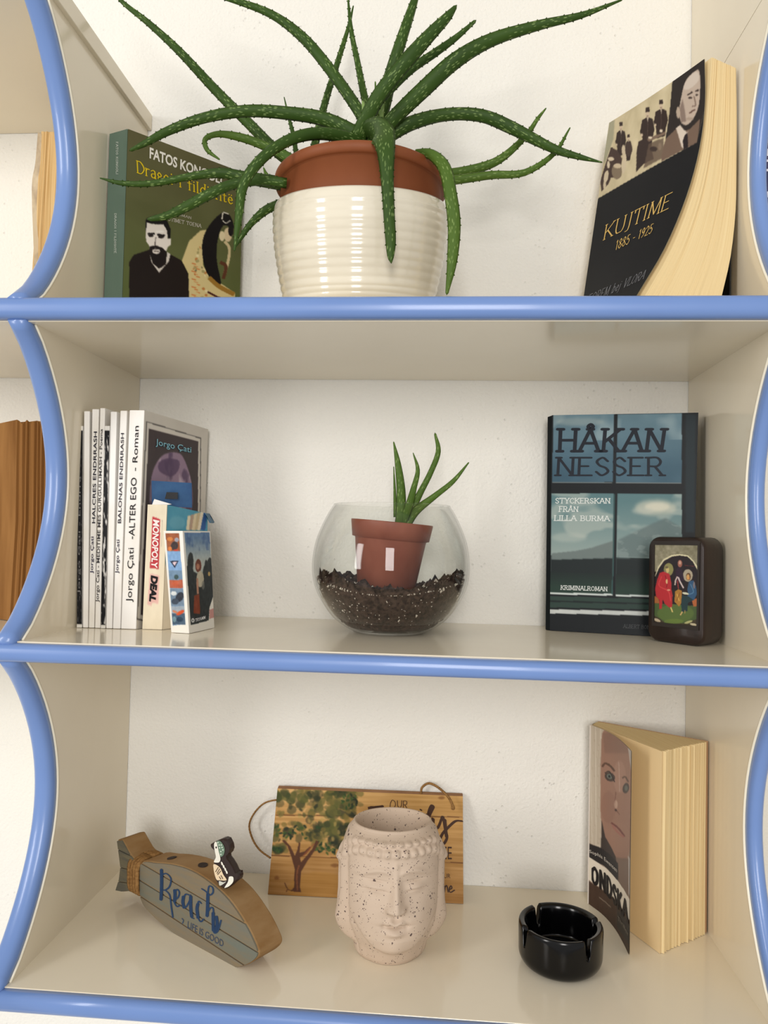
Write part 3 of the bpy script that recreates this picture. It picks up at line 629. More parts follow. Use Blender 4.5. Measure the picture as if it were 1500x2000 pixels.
LV = [
 (M_LEAF, [(640, 352, -.100, 20), (560, 312, -.095, 24), (480, 235, -.09, 23), (420, 175, -.09, 21), (350, 100, -.09, 18), (290, 45, -.09, 14), (235, 0, -.09, 9), (205, -45, -.09, 3)]),
 (M_LEAF, [(728, 262, -.100, 26), (690, 200, -.10, 25), (640, 130, -.10, 24), (590, 72, -.10, 22), (530, 28, -.10, 17), (455, 0, -.10, 12), (380, -18, -.10, 3)]),
 (M_LEAF, [(600, 345, -.07, 18), (618, 270, -.06, 17), (635, 200, -.055, 15), (660, 120, -.05, 12), (680, 55, -.05, 8), (690, 12, -.05, 3)]),
 (M_LEAF, [(728, 255, -.085, 18), (712, 190, -.08, 16), (698, 120, -.075, 13), (686, 60, -.075, 10), (679, -12, -.075, 3)]),
 (M_LEAF, [(732, 262, -.108, 36), (748, 205, -.11, 34), (765, 140, -.115, 28), (785, 75, -.12, 24), (806, 12, -.12, 18), (822, -40, -.12, 6)]),
 (M_LEAF, [(690, 300, -.125, 40), (712, 240, -.14, 34), (745, 180, -.15, 32), (795, 118, -.155, 32), (840, 68, -.155, 27), (872, 35, -.155, 20), (889, 14, -.155, 9)]),
 (M_LEAF, [(748, 190, -.125, 18), (800, 138, -.125, 18), (850, 103, -.125, 17), (890, 74, -.125, 13), (927, 42, -.125, 7)]),
 (M_LEAF, [(738, 268, -.108, 34), (775, 225, -.115, 32), (830, 172, -.12, 34), (890, 118, -.125, 33), (960, 78, -.125, 27), (1050, 50, -.125, 20), (1135, 30, -.125, 13), (1214, 0, -.125, 4)]),
 (M_LEAF, [(740, 275, -.105, 34), (800, 242, -.105, 30), (870, 224, -.10, 26), (940, 226, -.10, 26), (1000, 250, -.10, 26), (1080, 290, -.10, 18), (1130, 306, -.10, 12), (1175, 317, -.10, 3)]),
 (M_LEAFL, [(850, 343, -.085, 20), (920, 332, -.08, 20), (975, 312, -.08, 17), (1025, 268, -.08, 12), (1050, 232, -.08, 8), (1066, 212, -.08, 3)]),
 (M_LEAFL, [(850, 356, -.095, 20), (900, 350, -.09, 19), (960, 342, -.09, 17), (1025, 337, -.09, 14), (1082, 300, -.09, 10), (1113, 250, -.09, 3)]),
 (M_LEAF, [(718, 275, -.115, 34), (640, 235, -.12, 30), (560, 221, -.125, 27), (480, 217, -.13, 25), (400, 230, -.135, 22), (330, 255, -.14, 19), (285, 279, -.145, 14), (256, 293, -.145, 7)]),
 (M_LEAF, [(712, 280, -.13, 30), (645, 262, -.15, 27), (590, 265, -.165, 25), (540, 287, -.175, 23), (500, 322, -.18, 23), (474, 365, -.18, 22), (466, 425, -.18, 17), (458, 488, -.18, 5)]),
 (M_LEAFL, [(590, 325, -.10, 24), (545, 298, -.10, 22), (500, 278, -.105, 19), (460, 266, -.11, 17), (425, 262, -.11, 13), (401, 272, -.11, 11), (405, 293, -.11, 10), (428, 311, -.11, 4)]),
 (M_LEAF, [(560, 360, -.12, 30), (480, 347, -.125, 26), (430, 338, -.13, 22), (370, 345, -.135, 16), (300, 358, -.14, 14), (240, 358, -.14, 11), (196, 348, -.14, 3)]),
 (M_LEAF, [(560, 358, -.15, 22), (510, 352, -.155, 22), (455, 360, -.16, 22), (410, 379, -.165, 23), (365, 403, -.165, 22), (330, 420, -.165, 18), (300, 427, -.165, 12), (290, 428, -.165, 6)]),
 (M_LEAF, [(560, 392, -.095, 18), (520, 410, -.09, 19), (490, 437, -.09, 14), (470, 465, -.09, 10), (456, 487, -.09, 3)]),
 (M_LEAFL, [(812, 297, -.150, 12), (842, 302, -.158, 22), (868, 328, -.165, 28), (880, 380, -.168, 28), (887, 440, -.168, 28), (883, 510, -.168, 22), (873, 572, -.168, 7)]),
 (M_LEAF, [(582, 330, -.075, 11), (574, 270, -.07, 10), (563, 225, -.07, 6), (555, 190, -.07, 2)]),
 (M_LEAF, [(650, 330, -.09, 30), (668, 300, -.10, 32), (690, 278, -.105, 30), (712, 262, -.105, 16)]),
 (M_LEAFP, [(724, 280, -.118, 26), (718, 245, -.125, 22), (712, 215, -.13, 12), (708, 198, -.13, 4)]),
 (M_LEAFP, [(735, 278, -.118, 30), (738, 240, -.13, 24), (745, 205, -.135, 14), (750, 180, -.135, 4)]),
 (M_LEAFL, [(742, 280, -.12, 22), (730, 255, -.135, 16), (735, 215, -.135, 10), (733, 160, -.135, 3)]),
 (M_LEAFL, [(530, 352, -.11, 12), (520, 340, -.11, 8), (515, 328, -.11, 3)]),
 (M_LEAFL, [(700, 300, -.12, 28), (720, 282, -.13, 18), (734, 272, -.135, 6)]),
 (M_LEAF, [(712, 272, -.118, 40), (728, 258, -.148, 56), (745, 262, -.176, 60), (753, 290, -.192, 42), (756, 345, -.1945, 29), (760, 420, -.194, 25), (763, 470, -.194, 23), (763, 500, -.194, 15), (764, 512, -.194, 5)]),
]
for k, (m, sp) in enumerate(LV): leaf(sp, m, aloe, base=k*.37)
tube('stem', [(PC[0]+.001, PC[1]-.005, Z1+.11), (PC[0]+.006, PC[1]-.01, Z1+.150), P(732, 272, -.112)], [.011, .010, .008], M_LEAFP, aloe, 12)

# ---- Kujtime book (bowed paperback leaning into the corner)
rows_B = [P(1376, 115, -.128), P(1377, 200, -.128), P(1366, 290, -.126), P(1340, 385, -.122), P(1298, 485, -.116), P(1245, 575, -.108)]
rows_A = [P(1190, 240, -.032)+0*k for k in range(1)]
a0, a1 = P(1190, 240, -.032), P(1141, 575, -.032)
tB = np.array([0, .18, .38, .58, .79, 1.0])
rows_A = [a0*(1-t)+a1*t for t in tB]
rows_C = [P(1438, 133, -.128), P(1441, 220, -.128), P(1440, 320, -.128), P(1437, 410, -.128), P(1427, 500, -.132), P(1410, 575, -.140)]
rows_C = [np.array([min(c_[0], .5575), c_[1], c_[2]]) for c_ in rows_C]
def extend(R):
    R = list(R); d = R[-1]-R[-2]; k = (R[-1][2]-(Z1+.0004))/max(-d[2], 1e-6); R.append(R[-1]+d*k); return np.array(R)
A_, B_, C_ = extend(rows_A), extend(rows_B), extend(rows_C); C_[:, 0] = np.minimum(C_[:, 0], .5575)
kb = thing('paperback_book', (A_[-1][0], A_[-1][1], Z1), 'thick black-covered paperback with old photographs, bowed and leaning in the right corner', 'book')
D_ = np.array([[min(max(a[0]+.028, .50), .553), -.004, c_[2]] for a, c_ in zip(A_, C_)])
B2 = B_+(C_-B_)*.10; B2[:, 2] += .0; top = P(1390, 112, -.128); B2[0] = top
def loft(name, rings, m, parent, smooth=False):
    K = len(rings[0]); v = [p for r in rings for p in r]; n = len(rings)
    f = [(i*K+k, i*K+(k+1) % K, (i+1)*K+(k+1) % K, (i+1)*K+k) for i in range(n-1) for k in range(K)]
    f += [tuple(range(K)), tuple(range((n-1)*K, n*K))[::-1]]
    me = bpy.data.meshes.new(name); me.from_pydata([tuple(map(float, p)) for p in v], [], f); ul = me.uv_layers.new(name='uv')
    idx = np.zeros(len(me.loops), int); me.loops.foreach_get('vertex_index', idx); ul.data.foreach_set('uv', np.stack([(idx % K)/K, (idx//K)/max(n-1, 1)], -1).ravel())
    return fix(link(name, me, m, parent, smooth))
def corrugate(b, c_, n, amp, seed):
    r = random.Random(seed); d = c_-b; nn = np.array([d[1], -d[0], 0]); nn /= np.linalg.norm(nn)+1e-9
    if nn[1] > 0: nn = -nn
    return [b+d*(i/n)+nn*(amp*(((i % 2)-.5)*.6+r.uniform(-.5, .5))) for i in range(n+1)]
yv = catmull(B2, 3), catmull(C_, 3), catmull(A_, 3), catmull(D_, 3)
rings = []
for q_, (b, c_, a, d) in enumerate(zip(*yv)):
    if q_ == 0: a = a-np.array([0, 0, .009])
    rings.append([a+np.array([.001, .002, 0])]+corrugate(b, c_, 26, .0007, 5)+[d])
loft('page_block', rings, M_PAPER, kb)
Sk = Surf.edges(catmull(A_, 4), catmull(B_, 4), bow=lambda u, v: np.stack([0*u, -.004*np.sin(np.pi*u)*(1-.3*v), -.003*np.sin(np.pi*u)*np.clip(1-6*v, 0, 1)], -1))
c = Canvas(Sk, 200, 330, (27, 27, 29), (1120, 100), 4.082)
o4 = dict(org=(1120, 100), sc=4.082)
c.poly([(270, 560), (1060, 0), (1080, 300), (975, 735), (195, 1178)], (196, 182, 148)); 
c.noise(14, 14, 34, 5, m=c.mask(c.uv([(270, 560), (1060, 0), (1080, 300), (975, 735), (195, 1178)])))
c.poly([(790, 240), (1080, -30), (1080, 300), (975, 735), (735, 700)], (46, 40, 38))
c.poly([(290, 560), (330, 550), (320, 700), (250, 900), (240, 850)], (140, 140, 118), .7, 3)
def man(x, y, s, dark=(52, 40, 36), head=(196, 176, 150), hat=True, w=1.0):
    c.poly([(x-36*s*w, y+42*s), (x-8*s, y+20*s), (x+10*s, y+20*s), (x+34*s*w, y+34*s), (x+46*s*w, y+110*s), (x+30*s*w, y+180*s), (x+26*s*w, y+236*s), (x-30*s*w, y+256*s), (x-34*s*w, y+170*s), (x-50*s*w, y+130*s)], dark)
    c.poly([(x-6*s, y+22*s), (x+8*s, y+22*s), (x+2*s, y+60*s)], (190, 176, 156)); c.line([(x+2*s, y+60*s), (x-4*s, y+200*s)], 4*s, (90, 74, 66), .8, smooth=False)
    c.ell(x-38*s*w, y+150*s, 8*s, 12*s, head)
    c.ell(x, y, 15*s, 24*s, head); c.ell(x, y+12*s, 8*s, 5*s, (110, 88, 76), .7)
    if hat: c.poly([(x-13*s, y-50*s), (x+13*s, y-54*s), (x+16*s, y-20*s), (x-14*s, y-16*s)], dark)
man(592, 505, 1.1, w=1.1); man(700, 440, 1.0, w=1.2); man(380, 612, .9); man(440, 700, .7, w=.8); man(306, 800, .6, w=.8)
c.poly([(520, 720), (560, 700), (610, 720), (640, 860), (560, 900), (500, 965), (505, 800)], (56, 44, 40)); c.poly([(590, 700), (735, 640), (735, 665), (600, 722)], (120, 100, 84))
c.poly([(600, 740), (720, 690), (715, 850), (560, 935)], (92, 76, 64), .8, 2); c.ell(640, 780, 30, 20, (60, 48, 44)); c.ell(690, 760, 14, 30, (130, 112, 94)); c.ell(700, 636, 12, 12, (216, 200, 176)); c.ell(612, 690, 16, 10, (216, 200, 176))
c.poly([(300, 770), (350, 790), (390, 860), (370, 1000), (300, 1010), (280, 1060), (225, 1120), (215, 1040), (250, 920), (270, 860)], (70, 54, 48)); c.ell(348, 960, 42, 62, (128, 112, 92)); c.ell(352, 915, 32, 20, (196, 178, 150))
c.ell(262, 1000, 18, 50, (204, 188, 160), rot=.2); c.ell(405, 900, 16, 80, (200, 184, 156), rot=.1); c.ell(250, 1070, 12, 34, (200, 184, 156)); c.ell(440, 780, 30, 60, (70, 56, 50)); c.ell(300, 860, 26, 16, (206, 190, 162)); c.ell(400, 790, 14, 44, (196, 180, 152)); c.ell(280, 905, 12, 30, (206, 190, 162))
c.poly([(740, 695), (830, 610), (885, 640), (930, 620), (1010, 540), (985, 740), (870, 790), (700, 880), (712, 780)], (112, 92, 78), smooth=False)
c.poly([(818, 615), (850, 590), (905, 650), (915, 640), (880, 780), (862, 760)], (206, 192, 176)); c.poly([(888, 670), (910, 650), (915, 770), (880, 785), (872, 720)], (40, 32, 34))
c.poly([(868, 330), (895, 240), (945, 180), (1000, 150), (1012, 270), (1000, 430), (955, 540), (900, 590), (856, 560), (845, 470)], (184, 166, 150), smooth=True)
c.poly([(880, 300), (900, 240), (945, 185), (990, 165), (1000, 230), (930, 300)], (200, 186, 172), smooth=True); c.poly([(845, 470), (870, 380), (885, 450), (900, 560), (860, 570)], (120, 102, 92), .8, 2)
c.ell(836, 490, 15, 48, (176, 158, 140)); c.line([(910, 350), (950, 325)], 12, (60, 48, 44)); c.line([(972, 322), (1000, 310)], 12, (60, 48, 44)); c.ell(932, 372, 18, 8, (60, 48, 44)); c.ell(985, 350, 12, 8, (60, 48, 44)); c.line([(962, 360), (975, 430), (945, 440)], 9, (120, 100, 88)); c.line([(925, 495), (970, 465)], 12, (96, 70, 62)); c.ell(930, 540, 30, 12, (150, 132, 116), .6)
c.poly([(195, 1178), (975, 735), (1100, 700), (1100, 2000), (60, 2000), (150, 1178)], (27, 27, 29)); c.noise(5, 5, 4, 8)
c.build('cover', M_PRINT, kb, .0002, label='black front cover with sepia photographs')
cv = Canvas(Sk, 12, 40, (206, 190, 150)); cb = cv.build('cover_inside', M_PRINTM, kb, -.0006)
lettering(Sk, stroke_text('KUJTIME', .045, .022, .07, .14, slant=.12, ang=.25), [(250, 1395), (785, 1130), (760, 1255), (240, 1508)], (206, 172, 100), kb, **o4)
lettering(Sk, stroke_text('1885 - 1925', .06, .03, .0, .12, slant=.12, ang=.25), [(345, 1515), (640, 1378), (625, 1450), (335, 1588)], (206, 172, 100), kb, **o4)
lettering(Sk, stroke_text('EQREM bej VLORA', .05, .026, .06, .14, slant=.15, ang=.25), [(130, 1945), (590, 1745), (560, 1815), (112, 2020)], (120, 120, 124), kb, **o4)
ba = [np.array([.5582, c_[1]+.004, c_[2]]) for c_ in C_]
back = [[p, p+np.array([.0009, 0, 0]), np.array([.5591, -.006, p[2]]), np.array([.5582, -.006, p[2]])] for p in [np.array([.5582, -.112, z]) for z in np.linspace(.470, Z1+.0004, 5)]]
loft('back_cover', back, M_BLACK, kb)

# ---- old book in the left neighbour, top shelf
ob = thing('old_book', (-.06, -.09, Z1), 'worn old book with loose yellowed pages behind the blue edge, upper left', 'book')
p0, p1 = P(74, 258, -.088), P(103, 256, -.085); q0 = P(67, 500, -.088)
q0 = p0+(q0-p0)*((p0[2]-Z1-.0004)/(p0[2]-q0[2]))
rb = lambda x, y, z: np.array([x, y, z])
tp = corrugate(p1+rb(-.0115, 0, 0), p1+rb(.018, .004, 0), 16, .001, 9); 
bt = [rb(t_[0]-.006, t_[1], Z1+.0004) for t_ in tp]
prism('page_block', bt+[rb(bt[-1][0], -.012, Z1+.0004), rb(bt[0][0], -.012, Z1+.0004)], tp+[rb(tp[-1][0], -.012, tp[-1][2]), rb(tp[0][0], -.012, tp[0][2])], mat('old_pages', (216, 186, 136), .9, .1, vary=((900, 900, 8), (184, 146, 92), .35, .7)), ob)
fl = catmull([p0, p0+rb(-.0015, 0, -.03), p0+rb(-.004, 0, -.055), p0*.35+q0*.65, q0], 4); fr = catmull([p0+rb(.006, .01, 0), p0+rb(.008, .01, -.03), p0+rb(.006, .01, -.06), p0*.35+q0*.65+rb(.006, .01, 0), q0+rb(.005, .01, 0)], 4)
loft('loose_page', [[a, b_, b_+rb(0, .05, 0), a+rb(0, .05, 0)] for a, b_ in zip(fl, fr)], mat('loose_page', (230, 216, 190), .9, .1, vary=((60, 60, 40), (150, 128, 110), .45, .75)), ob)

# ---- book in the right neighbour, top shelf
rbk = thing('dark_book', (.615, -.09, Z1), 'purple book with white lettering at the right edge of the photo', 'book')
rx0 = .5765; o = box('cover', (rx0, -.125, Z1+.0003), (rx0+.035, -.008, .468), mat('purple_cover', (66, 50, 84), .4, vary=((20, 20, 30), (34, 44, 84), .4, .6)), rbk, .0008)
o = box('page_block', (rx0+.002, -.1245, .4675), (rx0+.033, -.010, .4690), M_PAPERW, rbk)
S = Surf.quad((rx0, -.1252, .467), (rx0+.035, -.1252, .467), (rx0+.035, -.1252, Z1), (rx0, -.1252, Z1))
# only slivers of its big white letters show past the blue edge: upright and cross strokes
for z0, z1, x1_ in ((.432, .438, .013), (.420, .423, .010), (.409, .415, .014), (.404, .406, .012), (.396, .398, .014), (.374, .379, .012), (.364, .366, .014), (.356, .359, .011), (.348, .350, .014)):
    mesh('lettering', [(rx0+.001, -.1255, z0), (rx0+x1_, -.1255, z0), (rx0+x1_, -.1255, z1), (rx0+.001, -.1255, z1)], [(0, 1, 2, 3)], ink((226, 224, 230)), rbk)

# ================================================================== MIDDLE SHELF
YB = -.125
xs_b = [149, 160.5, 172, 184, 196, 206, 219, 235, 266]
tops = [(153, 162, 832), (164, 175, 803), (180, 193, 799), (195.5, 205, 797), (205, 214.5, 832), (216, 228, 804), (235, 248, 802), (253, 282, 801)]
labs = ['thin black-spined book against the left panel, first of the slim row', 'thin blank white-spined book, second of the slim row from the left panel',
        'thin white book reading HALCRES ENDRRASH on its spine, left of the Poema book', 'thin white book whose spine ends in Poema, tallest of the slim row',
        'thin book with black and white marbled spine, middle of the slim row', 'thin blank white-spined book right of the marbled spine',
        'thin white book reading BALONAS ENDRRASH on its spine, beside the thick one', 'thickest white book of the row, with a moon picture on its front cover']
fw = [.10, .115, .115, .115, .10, .115, .115, .118]
for i in range(8):
    x0 = P(xs_b[i], 1224, YB)[0]+.0006; x1 = P(xs_b[i+1], 1224, YB)[0]-.0001
    tl, tr = P(tops[i][0], tops[i][2], YB), P(tops[i][1], tops[i][2], YB)
    a = math.radians([1, 2, 3, 4, 5.2, 6.5, 8, 9.8][i]); dr = np.array([math.sin(a), math.cos(a), 0])*fw[i]
    bl_, br_ = rb(x0, YB, Z2+.0003), rb(x1, YB, Z2+.0003)
    z1 = tl[2]; tl = rb(tl[0], YB, z1); tr = rb(tr[0], YB, z1)
    bx = thing('slim_book' if i < 7 else 'novel', ((x0+x1)/2, YB, Z2), labs[i], 'book', 'slim books leaning at the left panel')
    ins = rb(0, .0008, 0)
    prism('cover', [bl_, br_, br_+dr, bl_+dr], [tl, tr, tr+dr, tl+dr], M_WHITE, bx, .0005)
    e = (tr-tl)*.08; eb = (br_-bl_)*.08
    prism('page_block', [tl+e+ins*2-rb(0, 0, .004), tr-e+ins*2-rb(0, 0, .004), tr-e+dr*.98-rb(0, 0, .004), tl+e+dr*.98-rb(0, 0, .004)], [q+rb(0, 0, .0003) for q in (tl+e+ins*2, tr-e+ins*2, tr-e+dr*.98, tl+e+dr*.98)], M_PAPERW, bx)
    S = Surf.quad(tl, tr, br_, bl_)
    def spine_word(txt, ytop, ybot, fn, col, frac=(.22, .78), px=None):
        # reads upwards: start at the bottom
        xl = lambda y, f: (tops[i][0]*(1-(y-tops[i][2])/(1224-tops[i][2]))+xs_b[i]*((y-tops[i][2])/(1224-tops[i][2])))*(1-f)+(tops[i][1]*(1-(y-tops[i][2])/(1224-tops[i][2]))+xs_b[i+1]*((y-tops[i][2])/(1224-tops[i][2])))*f
        q = [(xl(ybot, frac[0]), ybot), (xl(ytop, frac[0]), ytop), (xl(ytop, frac[1]), ytop), (xl(ybot, frac[1]), ybot)]
        lettering(S, fn(txt), q, col, bx, off=.0006, rough=.6)
    if i in (0, 4):
        c = Canvas(S, 12, 160, (24, 24, 26)); hh = c.V
        c.C[hh < .02] = (226, 222, 214); c.C[hh > .985] = (220, 216, 206)
        if i == 4: c.noise(3, 26, .95, 11, col=(214, 210, 204), thr=.56, m=(hh > .05)*(hh < .98)*1.0)
        else: c.noise(4, 60, .5, 12, col=(150, 148, 146), thr=.66, m=(hh > .1)*(hh < .98)*1.0)
        c.build('spine', M_PRINT, bx, .0003, label='black spine')
        if i == 0: spine_word('Jorgo Çati - Endrra', 930, 1160, lambda t: font_text(t, .0), (120, 118, 116))
    if i == 2:
        spine_word('HALCRES ENDRRASH', 843, 1022, lambda t: font_text(t, .012), (34, 34, 48), (.35, .85)); spine_word('Jorgo Çati', 1048, 1120, lambda t: font_text(t, .01), (40, 36, 70), (.2, .8))
    if i == 3: spine_word('Jorgo Cati - MEDITIME MES GURGULLIMASH - Poema', 838, 1176, lambda t: font_text(t, .01), (60, 58, 60), (.15, .85))
    if i == 6:
        spine_word('BALONAS ENDRRASH', 846, 1022, lambda t: font_text(t, .012), (52, 50, 60), (.25, .7)); spine_word('Jorgo Çati', 1054, 1120, lambda t: font_text(t, .01), (40, 36, 60), (.15, .7))
    if i == 7:
        spine_word('Jorgo Çati', 1070, 1176, lambda t: font_text(t, .0), (40, 38, 40), (.3, .78)); spine_word('-ALTER EGO', 933, 1053, lambda t: font_text(t, .003), (36, 34, 36), (.3, .68)); spine_word('- Roman', 832, 920, lambda t: font_text(t, .003), (36, 34, 36), (.35, .68))
        fr_t = tr+dr; fr_t[2] = tr[2]; S8 = Surf.quad(tr, tr+dr, br_+dr, br_); o5 = (130, 780)
        c = Canvas(S8, 150, 300, (206, 200, 190), o5, 4.255)
        c.poly([(658, 180), (1115, 320), (1105, 1960), (580, 1830)], (90, 86, 84)); c.poly([(666, 192), (1108, 326), (1098, 1950), (588, 1820)], (214, 208, 198))
        c.poly([(680, 240), (1092, 350), (1082, 1900), (612, 1790)], (66, 56, 58)); c.noise(5, 8, 10, 4)
        m_ = c.mask(c.uv(catmull([(880, 440), (790, 470), (720, 580), (690, 750), (700, 950), (800, 1100), (960, 1080), (1040, 900), (1035, 700), (1000, 560), (950, 460)], 5, True)), 2)
        c.blend(m_, (150, 126, 148)); c.noise(7, 10, .8, 21, col=(86, 66, 96), thr=.52, m=m_); c.noise(10, 9, .6, 22, col=(206, 190, 200), thr=.6, m=m_)
        c.poly([(770, 520), (840, 490), (930, 510), (925, 590), (870, 640), (800, 620), (760, 580)], (84, 62, 94), .8, 2, True)
        c.build('cover_picture', M_PRINT, bx, .0004)
        lettering(S8, font_text('Jorgo Çati', .02), [(735, 330), (1030, 400), (1028, 462), (733, 398)], (20, 66, 90), bx, o5, 4.255, off=.0007)
        lettering(S8, font_text('Jorgo Çati', .0), [(735, 326), (1030, 396), (1028, 458), (733, 394)], (150, 206, 222), bx, o5, 4.255, off=.0009)

# ---- card game box
oC = (270, 960); sC = 6.894
def C(x, y): return (x/sC+oC[0], y/sC+oC[1])
ym, yr = -.1215, -.072
mt = [P(*C(130, 175), ym), P(*C(390, 180), ym)]; mb = [P(*C(60, 1795), ym), P(*C(325, 1808), ym)]
for p in mb: p[2] = Z2+.0003
mR = P(405, 1000, yr); mRb = rb(P(402, 1214, yr)[0], yr, Z2+.0003); mR[2] = mt[1][2]; mR = on_plane(405, 1003, mt[1], mb[1], mRb)
mn = thing('card_game_box', (mb[1][0], mb[1][1], Z2), 'worn open card game box with red and black title, beside the thickest book', 'box')
dv = mR-mt[1]; dvb = mRb-mb[1]
prism('carton', [mb[0], mb[1], mb[1]+dvb, mb[0]+dvb], [mt[0], mt[1], mt[1]+dv, mt[0]+dv], mat('cream_carton', (226, 214, 186), .5, vary=((80, 80, 80), (206, 190, 156), .45, .8)), mn, .0012)
S = Surf.quad(mt[0], mt[1], mb[1], mb[0])
c = Canvas(S, 40, 160, (224, 212, 186), oC, sC); c.noise(3, 8, 14, 2); c.poly([(195, 335), (300, 375), (280, 1045), (160, 1030)], (186, 60, 66)); c.line([(325, 380), (315, 740)], 7, (150, 140, 130), .6)
c.poly([(160, 1105), (290, 1130), (270, 1510), (190, 1500), (180, 1540), (125, 1520)], (216, 150, 150), .6, 2); c.build('side_print', M_PRINTM, mn, .0004)
lettering(S, font_text('MONOPOLY', .03), [(290, 395), (262, 1035), (178, 1020), (205, 375)], (240, 228, 222), mn, oC, sC, .0008)
lettering(S, font_text('DEAL', .06), [(270, 1150), (235, 1505), (150, 1475), (175, 1125)], (26, 24, 26), mn, oC, sC, .0008)
S = Surf.quad(mt[1], mt[1]+dv, mb[1]+dvb, mb[1])
c = Canvas(S, 80, 150, (96, 160, 178), oC, sC); c.grad(np.ones(c.U.shape), (84, 150, 172), (226, 214, 190), .42, .5); c.noise(5, 8, 16, 3)
c.line([(400, 150), (640, 190), (900, 260)], 26, (170, 110, 110), .7)
for k in range(6): c.poly([(640+k*38, 520), (660+k*44, 330-14*k if k < 4 else 270), (700+k*44, 320-14*k if k < 4 else 280), (690+k*42, 520)], [(222, 208, 176), (176, 150, 130), (214, 196, 160), (196, 176, 140), (228, 214, 186), (60, 96, 150)][k])
c.ell(520, 420, 110, 90, (120, 172, 186), .5, 3); c.build('front_print', M_PRINTM, mn, .0004)
# opened lid standing up behind, with the hanging slot
f1, f2 = P(297, 985, -.112), P(374, 990, -.090); f1[2] = mt[0][2]-.001; f2[2] = f1[2]; h = .0225
yoff = rb(.000, -.003, h)
fb = [f1, f2, f2+rb(.0004, -.0008, 0)+rb(-.0, .0016, 0), f1+rb(0, .0012, 0)]
prism('lid_flap', fb, [p+yoff for p in fb], mat('blue_flap', (44, 84, 132), .5, vary=((60, 60, 60), (60, 104, 150), .4, .7)), mn)['label'] = 'blue raised lid flap'
sx = f1*.5+f2*.5+rb(0, -.003, .010)
prism('hanging_slot', [sx+rb(-.006, -.002, -.003), sx+rb(.006, 0, -.003), sx+rb(.006, 0, .003), sx+rb(-.006, -.002, .003)], [sx+rb(-.006, -.0014, -.003), sx+rb(.006, .0006, -.003), sx+rb(.006, .0006, .003), sx+rb(-.006, -.0014, .003)], M_BLACK, mn)['label'] = 'dark hanging slot in the flap'
fl1 = mt[0]+rb(.004, -.0005, 0); prism('torn_flap', [fl1, fl1+rb(.013, .002, .0), fl1+rb(.013, .003, 0), fl1+rb(0, .001, 0)], [fl1+rb(.001, .002, .005), fl1+rb(.016, .004, .0008), fl1+rb(.016, .005, .0008), fl1+rb(.001, .003, .005)], M_WHITE, mn)['label'] = 'small torn white flap'
fr1 = mt[1]+dv*.98; prism('side_flap', [fr1+rb(0, -.006, 0), fr1+rb(0, .006, 0), fr1+rb(.001, .006, 0), fr1+rb(.001, -.006, 0)], [fr1+rb(.006, -.006, -.008), fr1+rb(.006, .006, -.008), fr1+rb(.005, .006, -.009), fr1+rb(.005, -.006, -.009)], mat('teal_flap', (50, 100, 130), .5), mn)['label'] = 'blue side flap bent down'

# ---- small picture card box
y2, y2r = -.140, -.098
ta, tb2, tc2 = P(*C(345, 550), y2+.003), P(*C(600, 530), y2), P(*C(965, 535), y2r); tc2[2] = tb2[2]; ta[2] = tb2[2]-.0003
ba_, bb_, bc_ = P(*C(450, 1835), y2+.003), P(*C(690, 1845), y2), P(*C(1022, 1765), y2r)
for p in (ba_, bb_, bc_): p[2] = Z2+.0003
tc2 = on_plane(*C(965, 535), tb2, bb_, bc_)
pb = thing('playing_card_box', (bb_[0], bb_[1], Z2), 'small white box with photo pictures leaning in front of the card game box', 'box')
prism('carton', [ba_, bb_, bc_, ba_+bc_-bb_], [ta, tb2, tc2, ta+tc2-tb2], M_WHITE, pb, .0006)
S = Surf.quad(ta, tb2, bb_, ba_); c = Canvas(S, 44, 190, (232, 228, 218), oC, sC)
c.poly([(372, 572), (552, 560), (640, 1785), (468, 1805)], (120, 150, 180))
def reg(y0, y1, col, k=0):
    L_ = lambda y: 372+(y-572)/(1805-572)*96; R_ = lambda y: 552+(y-560)/(1785-560)*88
    c.poly([(L_(y0), y0), (R_(y0), y0), (R_(y1), y1), (L_(y1), y1)], col)
reg(565, 800, (150, 84, 50)); c.ell(490, 730, 50, 60, (60, 50, 50), rot=.3); c.ell(430, 640, 40, 30, (196, 120, 60)); c.ell(520, 650, 30, 30, (150, 150, 160)); c.ell(430, 770, 26, 30, (206, 120, 60)); c.ell(510, 790, 30, 14, (190, 60, 40))
reg(810, 1060, (124, 160, 200)); reg(1060, 1190, (110, 136, 160)); reg(1190, 1300, (176, 92, 66)); reg(1310, 1540, (110, 130, 150)); reg(1545, 1640, (150, 160, 170)); reg(1640, 1790, (70, 90, 110))
c.poly([(430, 935), (548, 930), (495, 1030)], (30, 40, 60)); c.poly([(455, 950), (525, 947), (493, 1000)], (214, 190, 196)); c.ell(515, 1150, 30, 34, (60, 80, 80)); c.ell(500, 1240, 45, 34, (186, 90, 60)); c.ell(560, 1420, 50, 70, (46, 50, 60), rot=.5); c.ell(480, 1370, 40, 30, (206, 210, 210)); c.ell(500, 1480, 50, 40, (60, 70, 84))
c.ell(570, 1630, 60, 24, (206, 80, 40), rot=-.5); c.ell(500, 1620, 40, 16, (190, 120, 90), rot=.4); c.ell(560, 1720, 46, 36, (40, 60, 80)); c.ell(490, 1720, 24, 40, (110, 140, 150)); c.noise(8, 40, 26, 6, m=c.mask(c.uv([(372, 572), (552, 560), (640, 1785), (468, 1805)])))
c.build('side_pictures', M_PRINT, pb, .0003)
S = Surf.quad(tb2, tc2, bc_, bb_); c = Canvas(S, 90, 200, (232, 228, 218), oC, sC)
pic = [(618, 555), (955, 552), (1010, 1390), (955, 1560), (945, 1735), (705, 1800)]
